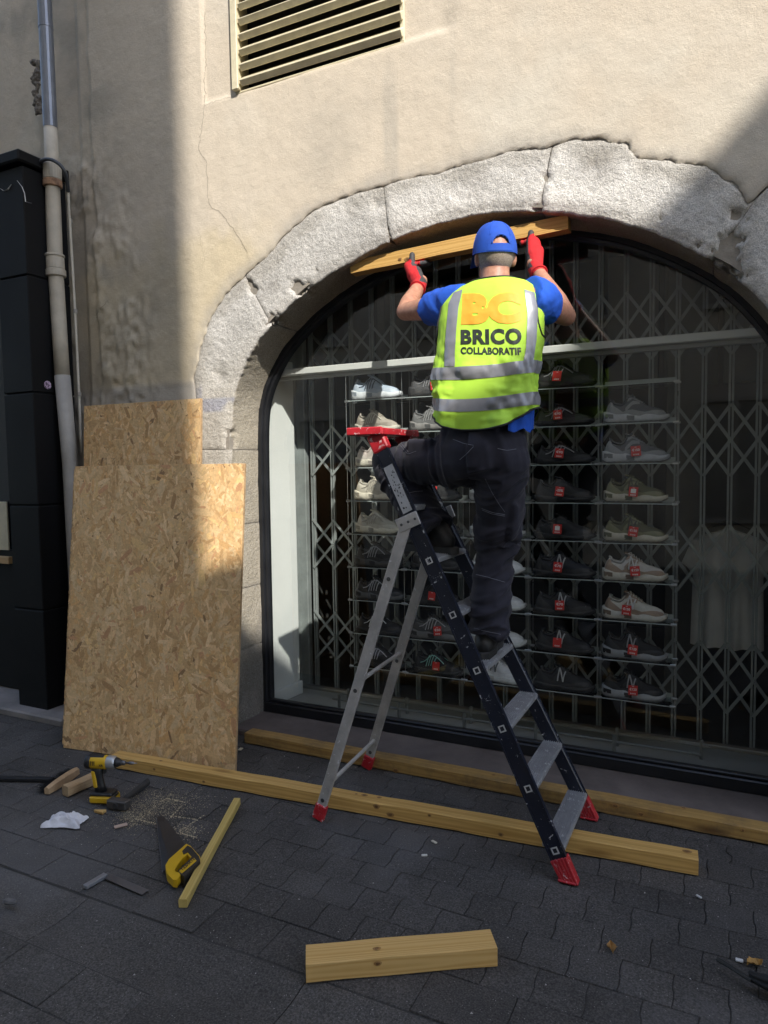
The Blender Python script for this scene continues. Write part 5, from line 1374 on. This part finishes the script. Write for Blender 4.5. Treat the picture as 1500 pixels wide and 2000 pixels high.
capsule(mb, SHL+Vector((.05, 0, -.02)), .075, SHR+Vector((-.05, 0, -.02)), .075)
for sh, el, wr in ((SHL, ELL, WRL), (SHR, ELR, WRR)):
    capsule(mb, sh, .060, sh+(el-sh)*.55, .052); capsule(mb, sh+(el-sh)*.5, .052, el, .041)
    mid = el+(wr-el)*.30; capsule(mb, el, .041, mid, .046); capsule(mb, mid, .046, wr, .029); capsule(mb, wr, .029, wr+(wr-el).normalized()*.05, .030)
for hp, kn, an in ((HPL, KNL, ANL), (HPR, KNR, ANR)): capsule(mb, hp, .085, kn, .060); capsule(mb, kn, .058, an, .042)
me = remesh(mb, .006, 10)
m, n, b_ = new_mat('skin'); v = coords(n); f1 = noise_t(n, v, 34, 6, .75); f2 = noise_t(n, v, 260, 3, .6)
n.links.new(ramp(n, f1, [(.34, (.36, .155, .10)), (.7, (.53, .285, .185))]).outputs[0], b_.inputs['Base Color']); b_.inputs['Roughness'].default_value = .5
b_.inputs['Subsurface Weight'].default_value = .12; b_.inputs['Subsurface Radius'].default_value = (.01, .004, .002); bump(n, b_, f2, .2, .002)
body = obj('body', me, m, man, smooth=True)
for s_ in (-1, 1):
    e = MB(); ellipsoid(e, HC+hf*.082+hr*s_*.030+hu*.003, hf*.011, hr*.013, hu*.009); e.build('eye', M('eye_dark', (.12, .09, .07), .2), man, smooth=True)
# short grey hair below the cap
hb = MB(); V = []; na, nk = 40, 10
for i in range(na+1):
    q = math.pi*(.50+1.0*i/na)          # round the back of the head
    for j in range(nk+1):
        z = .030-.085*j/nk; rr = math.sqrt(max(.05, 1-((z-.018)/.104)**2))*1.022
        V.append(HC+hu*z-hf*.006+hf*(math.cos(q)*.098*rr)+hr*(math.sin(q)*.0775*rr))
hb.add(V, [(i*(nk+1)+j, (i+1)*(nk+1)+j, (i+1)*(nk+1)+j+1, i*(nk+1)+j+1) for i in range(na) for j in range(nk)])
m, n, b_ = new_mat('short_grey_hair'); v = coords(n, (1, 1, .35)); f1 = noise_t(n, v, 420, 3, .7)
n.links.new(ramp(n, f1, [(.35, (.17, .12, .09)), (.65, (.44, .36, .30))]).outputs[0], b_.inputs['Base Color']); b_.inputs['Roughness'].default_value = .8; bump(n, b_, f1, .4, .002)
hb.build('hair', m, man, smooth=True)

# --- cap
m_cap = M('cap_cloth', (.012, .075, .44), .8, .12, 30, 420, .35)
cc = HC+hu*.030; CL, CW, CH = .110, .092, .112
def cap_pt(ph, ps, k=1.0):
    k = k*(1+.035*float(fbm(np.array(math.cos(ph)*2+ps), np.array(math.sin(ph)*2-ps), 1.6, 3, 66)))
    return cc+(hf*math.cos(ph)*CL+hr*math.sin(ph)*CW)*(math.cos(ps)**.82*k)+hu*(CH*math.sin(ps)**.92)*k-hu*.030*(1-math.sin(ps))*(.35+.65*(-math.cos(ph)*.5+.5))
na, nk = 72, 22; V = [cap_pt(2*math.pi*i/na, math.pi/2*j/nk*.985) for i in range(na) for j in range(nk+1)]; F = []
for i in range(na):
    for j in range(nk):
        ph = 2*math.pi*(i+.5)/na-math.pi; ps = (j+.5)/nk
        if (ph/.40)**2+((ps-.13)/.17)**2 < 1 and ps > .14: continue
        i2 = (i+1) % na; F.append((i*(nk+1)+j, i2*(nk+1)+j, i2*(nk+1)+j+1, i*(nk+1)+j+1))
F.append(tuple(i*(nk+1)+nk for i in range(na)))
cap = obj('cap', mesh('cap', V, F), m_cap, man, smooth=True)
b2 = MB()
for k_ in range(6):
    ph = math.pi/6+k_*math.pi/3
    if abs(ph-math.pi) < .3: continue
    b2.tube([cap_pt(ph, math.pi/2*t, 1.004) for t in np.linspace(.02 if abs(ph-math.pi) > .9 else .3, .97, 12)], .0013, 5)
P = []
for q in np.linspace(0, math.pi, 22): P.append(cap_pt(math.pi+.41*math.cos(q), math.pi/2*(.13+.175*math.sin(q)), 1.004))
b2.tube(P, .0036, 6); b2.build('cap_seam', m_cap, cap, smooth=True)
b2 = MB(); ellipsoid(b2, cc+hu*.113, hf*.008, hr*.008, hu*.005); b2.build('cap_button', m_cap, cap)
b2 = MB(); rows = []
for i in range(25):
    ph = math.pi+(-.62+1.24*i/24); p = cap_pt(ph, .02, 1.014); q = cap_pt(ph, .21, 1.012); rows.append((p, q))
b2.add([p for r_ in rows for p in r_], [(2*i, 2*i+2, 2*i+3, 2*i+1) for i in range(24)]); b2.build('cap_strap', m_cap, cap, smooth=True)
b2 = MB(); V = []; nb_ = 28
for lay in (0, 1):
    for i in range(nb_+1):
        ph = -1.25+2.5*i/nb_; e0 = cap_pt(ph, .03); ext = .078*math.cos(ph*.95)**.6 if abs(ph) < 1.6 else 0
        for j in range(7):
            t = j/6; p = e0+hf*ext*t-hu*(.018*t*t+.030*(math.sin(ph)**2)*t)-hu*.004*lay; V.append(p)
st = (nb_+1)*7
for lay in (0, 1):
    F_ = [(lay*st+i*7+j, lay*st+(i+1)*7+j, lay*st+(i+1)*7+j+1, lay*st+i*7+j+1) for i in range(nb_) for j in range(6)]
    b2.f += F_; b2.m += [0]*len(F_)
F_ = [(i*7+6, (i+1)*7+6, st+(i+1)*7+6, st+i*7+6) for i in range(nb_)]; b2.f += F_; b2.m += [0]*len(F_); b2.v = [tuple(p) for p in V]
b2.build('cap_brim', m_cap, cap, smooth=True)

# --- t-shirt
TORSO = [(1.70, -.905, 2.80, .196, .128), (1.80, -.905, 2.80, .205, .132), (1.90, -.902, 2.805, .206, .130), (2.0, -.898, 2.815, .205, .130), (2.10, -.895, 2.835, .210, .134), (2.20, -.892, 2.855, .212, .130), (2.27, -.89, 2.87, .203, .118), (2.315, -.888, 2.878, .178, .102), (2.343, -.886, 2.884, .135, .088), (2.357, -.886, 2.888, .095, .078), (2.362, -.886, 2.889, .078, .072)]
def ringp(z, th, k=1.0, add=0.0, ex=.84):
    cx, cy, a, b = interp(z, TORSO); c_, s_ = math.cos(th), math.sin(th)
    return Vector((cx+(a*k+add)*math.copysign(abs(c_)**ex, c_), cy+(b*k+add)*math.copysign(abs(s_)**ex, s_), z))
mb = MB(); mb.loft([[ringp(z, 2*math.pi*j/40, .885) for j in range(40)] for z in np.linspace(1.765, 2.355, 24)], True)
for sh, el in ((SHL, ELL), (SHR, ELR)):
    d = (el-sh).normalized(); L_ = (el-sh).length; a = d.cross(Vector((0, 0, 1))).normalized(); b = a.cross(d); rings = []
    for t, r_ in ((-.25, .08), (0, .084), (.2, .077), (.36, .071), (.46, .069), (.50, .068)):
        c = sh+d*L_*t-Vector((0, 0, .004)); rings.append([c+a*math.cos(q)*r_*.92+b*math.sin(q)*r_*1.08 for q in [2*math.pi*j/24 for j in range(24)]])
    mb.loft(rings, True)
me = remesh(mb, .0065, 5)
c = mco(me); nn = mno(me); dsp = fbm(c[:, 0]*1.0+c[:, 2]*.7, c[:, 1]*1.2-c[:, 2]*.5, 16, 4, 5)
arm = sstep(.18, .23, np.abs(c[:, 0]+.89)); setco(me, c+nn*(dsp*(.004+.024*arm))[:, None])
m_ts = M('tshirt_blue', (.010, .085, .50), .85, .12, 14, 420, .3); obj('t_shirt', me, m_ts, man, smooth=True)

mb = MB(); V = []; nn_, kk_ = 26, 10
for i in range(nn_+1):
    th = R(-52+74*i/nn_)
    for j in range(kk_+1): z = 1.86-(.128+.008*math.sin(i*.5))*j/kk_; p = ringp(max(z, 1.70), th, .985, .004*math.sin(i*.9)*j/kk_); p.z = z; V.append(p)
mb.add(V, [(i*(kk_+1)+j, (i+1)*(kk_+1)+j, (i+1)*(kk_+1)+j+1, i*(kk_+1)+j+1) for i in range(nn_) for j in range(kk_)]); mb.build('shirt_tail', m_ts, man, smooth=True)
# --- hi-vis vest
def hem(th):
    s_ = -math.sin(th); c_ = math.cos(th)     # lower in the middle of the back, slit up at the sides
    return 1.735+.085*abs(c_)**2.4+(.0 if s_ > 0 else .01)
def vest_pt(th, z, off=0.0):
    p = ringp(z, th, 1.035, .004+off); low = float(sstep(2.2, 1.85, z))
    u = th*.21
    d = .052*float(fbm(np.array(u*1.0+z*.35), np.array(z*.55-u*.2), 9, 4, 31))*(.35+low)+.042*low*float(fbm(np.array(u*1.3), np.array(z*2.2), 8, 3, 33))
    d += .010*low*math.sin(th*7+z*6)*.5+.012*math.exp(-((z-1.74)/.06)**2)*math.sin(th*5+1)
    d += .012*math.exp(-((z-1.885)/.05)**2)*float(fbm(np.array(u*2.2), np.array(z*6), 5, 3, 37))*2
    d = max(d, -.011); n_ = Vector((math.cos(th), math.sin(th)*1.1, 0)); f_ = float(sstep(2.36, 2.28, z)); return p+n_*d*f_
nt_, nz = 150, 96; V = []
for i in range(nt_):
    th = 2*math.pi*i/nt_; h0 = hem(th)
    for j in range(nz+1): V.append(vest_pt(th, h0+(2.360-h0)*(j/nz)**.92))
F = [(i*(nz+1)+j, ((i+1) % nt_)*(nz+1)+j, ((i+1) % nt_)*(nz+1)+j+1, i*(nz+1)+j+1) for i in range(nt_) for j in range(nz)]
vme = mesh('vest', V, F); m_vest = M('hi_vis_cloth', (.46, .75, .06), .7, .06, 9, 340, .25); vest = obj('vest', vme, m_vest, man, smooth=True)
vb = bvh_of(vme)
m_refl = M('reflective_tape', (.27, .27, .29), .42, .07, 30, 300, .12, metal=.25)
def loop_strip(z0, z1, sag):
    V = []; n_ = 150
    for i in range(n_):
        th = 2*math.pi*i/n_
        for j in range(6):
            z = z0+(z1-z0)*j/5+sag*abs(math.cos(th))**2; V.append(vest_pt(th, z, .0022))
    return mesh('reflective_strip', V, [(i*6+j, ((i+1) % n_)*6+j, ((i+1) % n_)*6+j+1, i*6+j+1) for i in range(n_) for j in range(5)])
zs_ = lambda y: Wp(955, y, 2.70).z
obj('reflective_strip', loop_strip(zs_(739), zs_(714), .018), m_refl, vest, smooth=True)
obj('reflective_strip', loop_strip(zs_(803), zs_(778), .022), m_refl, vest, smooth=True)
for A_, B_ in (([(887, 572), (877, 593), (872, 647), (869, 690), (869, 716)], [(904, 566), (896, 600), (892, 640), (889, 690), (889, 716)]), ([(1024, 566), (1030, 613), (1027, 680), (1021, 716)], [(1043, 572), (1050, 607), (1047, 663), (1040, 716)])):
    v_, f_ = ribbon_px(vb, A_, B_, 40, 6, .0028); obj('reflective_strip', mesh('reflective_strip', v_, f_), m_refl, vest, smooth=True)
def vest_text(s, quad, mat, bold, spacing=1.0):
    # quad: pixel corners bl, br, tr, tl on the back of the vest
    v_, f_, asp = text_mesh(s, bold, .06, spacing); V = []; ok = True
    bl, br_, tr, tl = [np.array(q, float) for q in quad]
    for x, y in v_:
        p = (bl*(1-x)+br_*x)*(1-y)+(tl*(1-x)+tr*x)*y; h = hit(vb, p[0], p[1], .0020); V.append(h if h is not None else Vector((0, 3, -1)))
    obj('lettering', mesh('lettering', V, f_), mat, vest)
m_or = M('print_orange', (.84, .37, .03), .6, .06, 20); m_bkprint = M('print_black', (.018, .024, .018), .6, .1, 20)
vest_text('BC', [(901, 635), (1019, 632), (1017, 571), (904, 573)], m_or, .07, 1.05)
vest_text('BRICO', [(900, 673), (1019, 673), (1018, 641), (900, 644)], m_bkprint, .05, 1.10)
vest_text('COLLABORATIF', [(900, 692), (1018, 694), (1017, 679), (900, 678)], m_bkprint, .045, 1.06)
m_pipe = M('piping_black', (.014, .016, .014), .7)
b2 = MB(); b2.tube([vest_pt(2*math.pi*i/120, hem(2*math.pi*i/120)+.002, .002) for i in range(121)], .0042, 6, cap=False); b2.build('hem_piping', m_pipe, vest, smooth=True)
b2 = MB(); b2.tube([vest_pt(2*math.pi*i/60, 2.359, .001) for i in range(61)], .0042, 6, cap=False); b2.build('neck_piping', m_pipe, vest, smooth=True)
for sh, el in ((SHL, ELL), (SHR, ELR)):
    th0 = math.pi if sh is SHL else 0.0; P = [vest_pt(th0+.40*math.cos(2*math.pi*i/40), 2.215+.110*math.sin(2*math.pi*i/40), .002) for i in range(41)]
    b2 = MB(); b2.tube(P, .0042, 6, cap=False); b2.build('armhole_piping', m_pipe, vest, smooth=True)

# --- work trousers
mb = MB()
PEL = [(1.545, -.905, 2.805, .150, .110), (1.60, -.912, 2.808, .178, .132), (1.67, -.912, 2.806, .190, .138), (1.74, -.908, 2.802, .172, .108), (1.785, -.905, 2.802, .160, .098)]
mb.loft([[Vector((interp(z, PEL)[0]+interp(z, PEL)[2]*math.cos(q), interp(z, PEL)[1]+interp(z, PEL)[3]*math.sin(q), z)) for q in [2*math.pi*j/32 for j in range(32)]] for z in np.linspace(1.545, 1.785, 10)], True)
capsule(mb, HPL+Vector((.01, -.01, 0)), .118, KNL, .084); capsule(mb, HPR+Vector((0, 0, 0)), .112, KNR, .088)
capsule(mb, KNL, .086, KNL+(ANL-KNL)*.5, .085); 
def flat_tube(p0, r0, p1, r1, fl=1.0):
    d = (p1-p0).normalized(); a = d.cross(Vector((0, 1, .2))).normalized(); b = a.cross(d)
    mb.loft([[p0+(p1-p0)*t+a*math.cos(q)*(r0+(r1-r0)*t)*fl+b*math.sin(q)*(r0+(r1-r0)*t) for q in [2*math.pi*j/24 for j in range(24)]] for t in np.linspace(0, 1, 8)], True)
flat_tube(KNL+(ANL-KNL)*.2, .088, ANL+Vector((0, -.015, 0)), .092); flat_tube(KNR, .086, ANR, .082)
# cargo pocket on the outer right thigh, tool pocket on the left thigh
pk = HPR+(KNR-HPR)*.72+Vector((.080, -.02, 0)); mb.box(pk, (.045, .12, .17), .012, Z=(KNR-HPR).normalized()*-1, X=(1, 0, -.15), Y=(0, 1, 0))
pk = HPL+(KNL-HPL)*.42+Vector((-.01, -.085, .03)); mb.box(pk, (.15, .03, .14), .01, X=(KNL-HPL).normalized(), Y=(.2, .97, .1), Z=(0, -.1, .99))
me = remesh(mb, .0065, 7)
c = mco(me); nn = mno(me)
def chain_t(P, c):
    best = np.full(len(c), 9.0); tt = np.zeros(len(c)); acc = 0
    for a, b in zip(P[:-1], P[1:]):
        a = np.array(a); b = np.array(b); d = b-a; L_ = np.linalg.norm(d); q = np.clip(((c-a)@d)/L_**2, 0, 1); ds = np.linalg.norm(c-(a+q[:, None]*d), axis=1)
        s_ = ds < best; best[s_] = ds[s_]; tt[s_] = acc+q[s_]*L_; acc += L_
    return best, tt
dL, tL = chain_t([HPL, KNL, ANL], c); dR, tR = chain_t([HPR, KNR, ANR], c)
useL = dL < dR; tl = np.where(useL, tL, tR); tk = np.where(useL, (KNL-HPL).length, (KNR-HPR).length); te = np.where(useL, (KNL-HPL).length+(ANL-KNL).length, (KNR-HPR).length+(ANR-KNR).length)
ax = np.where(useL[:, None], np.array([0, 0, 1.0]), np.array([0, 1.0, 0])); side = (c*np.array([1, 1.3, .3])).sum(1)
wav = tl+side*.35*np.where(useL, -1, 1)
rid = 1-np.abs(fbm(wav*1.0, side*.22, 17, 3, 44))*4.2; rid = np.clip(rid, 0, 1)**2
rid2 = 1-np.abs(fbm(wav*.8+9, side*.3, 9, 3, 47))*4; rid2 = np.clip(rid2, 0, 1)**2
amp = .35+1.0*np.exp(-((tl-tk)/.12)**2)+.9*np.exp(-((tl-te)/.13)**2)+.5*np.exp(-(tl/.13)**2)
setco(me, c+nn*((rid-.3)*.018*amp+(rid2-.3)*.020*amp*.8)[:, None])
m, n, b_ = new_mat('navy_workcloth'); v = coords(n); f1 = noise_t(n, v, 7, 5, .7); f2 = noise_t(n, v, 420, 2, .5)
n.links.new(ramp(n, f1, [(.3, (.015, .0145, .022)), (.7, (.028, .027, .042))]).outputs[0], b_.inputs['Base Color']); b_.inputs['Roughness'].default_value = .82; b_.inputs['Specular IOR Level'].default_value = .3
b_.inputs['Sheen Weight'].default_value = .12; bump(n, b_, f2, .25, .002)
trs = obj('trousers', me, m, man, smooth=True); tb = bvh_of(me)
m_st = M('stitch_grey', (.16, .165, .20), .8)
for P in ([(941, 993), (962, 1001), (986, 1005)], [(942, 996), (962, 1004), (986, 1008)], [(930, 1122), (955, 1128), (986, 1137)], [(926, 1227), (950, 1233), (978, 1239)], [(794, 964), (810, 960), (826, 959)], [(839, 1037), (858, 1031), (875, 1028)], [(776, 862), (785, 874), (797, 887), (813, 881)], [(778, 859), (789, 873), (798, 883)], [(885, 858), (905, 866), (925, 870)], [(972, 876), (990, 880), (1008, 877)], [(925, 872), (912, 886), (898, 898)], [(948, 935), (960, 960), (975, 985), (986, 1000)], [(770, 930), (762, 960), (766, 990)]):
    Q = resample(P, 18); H = [hit(tb, x, y, .001) for x, y in Q]; H = [h for h in H if h is not None]
    if len(H) > 4: b2 = MB(); b2.tube(H, .0011, 4); b2.build('stitching', m_st, trs)
# belt
b2 = MB(); b2.tube([Vector((-.905+.162*math.cos(q), 2.802+.100*math.sin(q), 1.776)) for q in [2*math.pi*i/40 for i in range(41)]], .009, 6, cap=False); b2.build('waistband', M('belt_dark', (.012, .012, .013), .6), trs)

# --- work shoes
m_boot = M('boot_black', (.014, .0135, .014), .55, .3, 20, 120, .25); m_bsole = M('boot_sole', (.022, .021, .020), .75, .3, 30, 120, .3)
def boot(heel, toe, ank, zb):
    d = (toe-heel); d.z = 0; L_ = d.length; d.normalize(); s_ = Vector((-d.y, d.x, 0)); mb = MB()
    def pt(t, h, o=0): return Vector((heel.x, heel.y, zb))+d*L_*t+Vector((0, 0, h))+s_*o
    capsule(mb, pt(.10, .055), .040, pt(.45, .055), .043, flat=1.1, upv=(0, 0, 1)); capsule(mb, pt(.40, .052), .046, pt(.82, .042), .042, flat=.85, upv=(0, 0, 1)); capsule(mb, pt(.80, .042), .042, pt(.93, .038), .034, flat=.9, upv=(0, 0, 1))
    capsule(mb, pt(.15, .07), .045, Vector(ank), .050); capsule(mb, pt(.42, .075), .040, pt(.28, .12), .043)
    me_ = remesh(mb, .006, 6); o = obj('work_shoe', me_, m_boot, man, smooth=True)
    mb = MB(); poly = [(-.01, -.030), (.10, -.040), (.14, -.038), (.20, -.046), (.26, -.040), (.295, -.016), (.295, .016), (.26, .042), (.20, .046), (.14, .038), (.10, .040), (-.01, .030), (-.022, 0)]
    k_ = L_/.285; poly = [(x*k_, y) for x, y in poly]; mb.prism(poly, Vector((heel.x, heel.y, zb)), d, s_, (0, 0, 1), .030, bev=.004); mb.build('sole', m_bsole, o)
    mb = MB()
    for q in range(4): mb.tube([pt(.50-.05*q, .098+.012*q, -.026), pt(.48-.05*q, .108+.013*q, 0), pt(.50-.05*q, .098+.012*q, .026)], .003, 5)
    mb.build('laces', m_bsole, o)
hl = Wp(884, 1066, 2.865); tl_ = Wp(777, 1072, 2.985); boot(hl, tl_, ANL+Vector((.004, 0, .02)), 1.212)
boot(Vector((-.918, 2.80, 0)), Vector((-.945, 3.085, 0)), ANR+Vector((0, .004, .0)), .780)

# --- gloves: red knit back, dark grippy palm, thumb on the face of the beam and fingers round behind it
bx = (hb1-hb0).normalized()
def glove(wr, el, thumb_px, side):
    tx, ty = thumb_px; tt = [Wp(tx+2*side, ty+44, 3.375), Wp(tx-1*side, ty+24, 3.398), Wp(tx, ty+7, 3.402)]
    X_ = tt[2].x; t = (X_-hb0.x)/(hb1.x-hb0.x); zb = (hb0+(hb1-hb0)*t).z-.034
    kc = Vector((X_-side*.012, 3.415, zb-.030)); segs = []
    def seg(a, ra, b, rb, mi, fl=1.0, upv=None): segs.append((Vector(a), Vector(b), mi, max(ra, rb))); capsule(gm, a, ra, b, rb, 14, fl, upv, 4)
    gm = MB(); ax_ = (wr-el).normalized()
    seg(wr-ax_*.035, .0365, wr+ax_*.02, .034, 0)
    seg(wr+ax_*.01, .035, wr+(kc-wr)*.6, .043, 0, .8, (0, 1, 0)); seg(wr+(kc-wr)*.5, .043, kc-Vector((0, .012, .006)), .036, 0, .75, (0, .4, 1))
    seg(wr+(kc-wr)*.45-bx*side*(-.012), .026, tt[0], .023, 0); seg(tt[0], .022, tt[1], .0185, 1); seg(tt[1], .0185, tt[2], .0150, 1)
    for k_ in range(4):
        o = side*(-.006+.0205*k_)+.0; ln = [.92, 1.0, .97, .80][k_]
        base = kc+bx*o+Vector((0, -.012, .004)); p1 = Vector((X_, 3.445, zb-.0135))+bx*o*1.06; p1.z = zb-.0135+bx.z*o
        p2 = p1+Vector((0, .048*ln, .001)); p3 = Vector((p2.x, 3.507, p2.z+.020*ln)); p4 = p3+Vector((0, -.001, .022*ln))
        seg(base, .0125, p1, .0115, 0 if k_ < 4 else 1); seg(p1, .0112, p2, .0105, 1); seg(p2, .0105, p3, .0098, 1); seg(p3, .0098, p4, .0088, 1)
    me_ = remesh(gm, .0032, 5); c = mco(me_); bd_ = np.full(len(c), 9.0); bi = np.zeros(len(c), int)
    for a, b, mi, r_ in segs:
        a = np.array(a); b = np.array(b); d = b-a; q = np.clip(((c-a)@d)/(d@d), 0, 1); ds = np.linalg.norm(c-(a+q[:, None]*d), axis=1)-r_; s_ = ds < bd_; bd_[s_] = ds[s_]; bi[s_] = mi
    # dark coating also covers the palm side, towards the beam and the wall
    nn = mno(me_); bi[(nn[:, 1] > .55) & (c[:, 2] > wr.z+.02)] = 1; bi[(nn[:, 0]*side > .35) & (c[:, 2] > wr.z+.005)] = 1; bi[nn@np.array([-side*.9, 0, .2]) > .82] = bi[nn@np.array([-side*.9, 0, .2]) > .82]
    pm = [bi[p.vertices[0]] for p in me_.polygons]
    o = obj('glove', me_, [M('glove_red', (.50, .012, .016), .85, .15, 30, 500, .4), M('glove_grip', (.045, .043, .045), .65, .25, 40, 300, .4)], man, smooth=True)
    me_.polygons.foreach_set('material_index', pm)
    cu = MB(); d_ = ax_; a = d_.cross(Vector((0, 0, 1))).normalized(); b = a.cross(d_); c0 = wr-ax_*.040
    cu.tube([c0+a*math.cos(q)*.0375+b*math.sin(q)*.0375 for q in [2*math.pi*i/24 for i in range(25)]], .0045, 6, cap=False); cu.build('cuff', M('glove_red', (.5, .01, .01)), o, smooth=True)
glove(WRL, ELL, (805, 491), 1); glove(WRR, ELR, (1037, 448), -1)
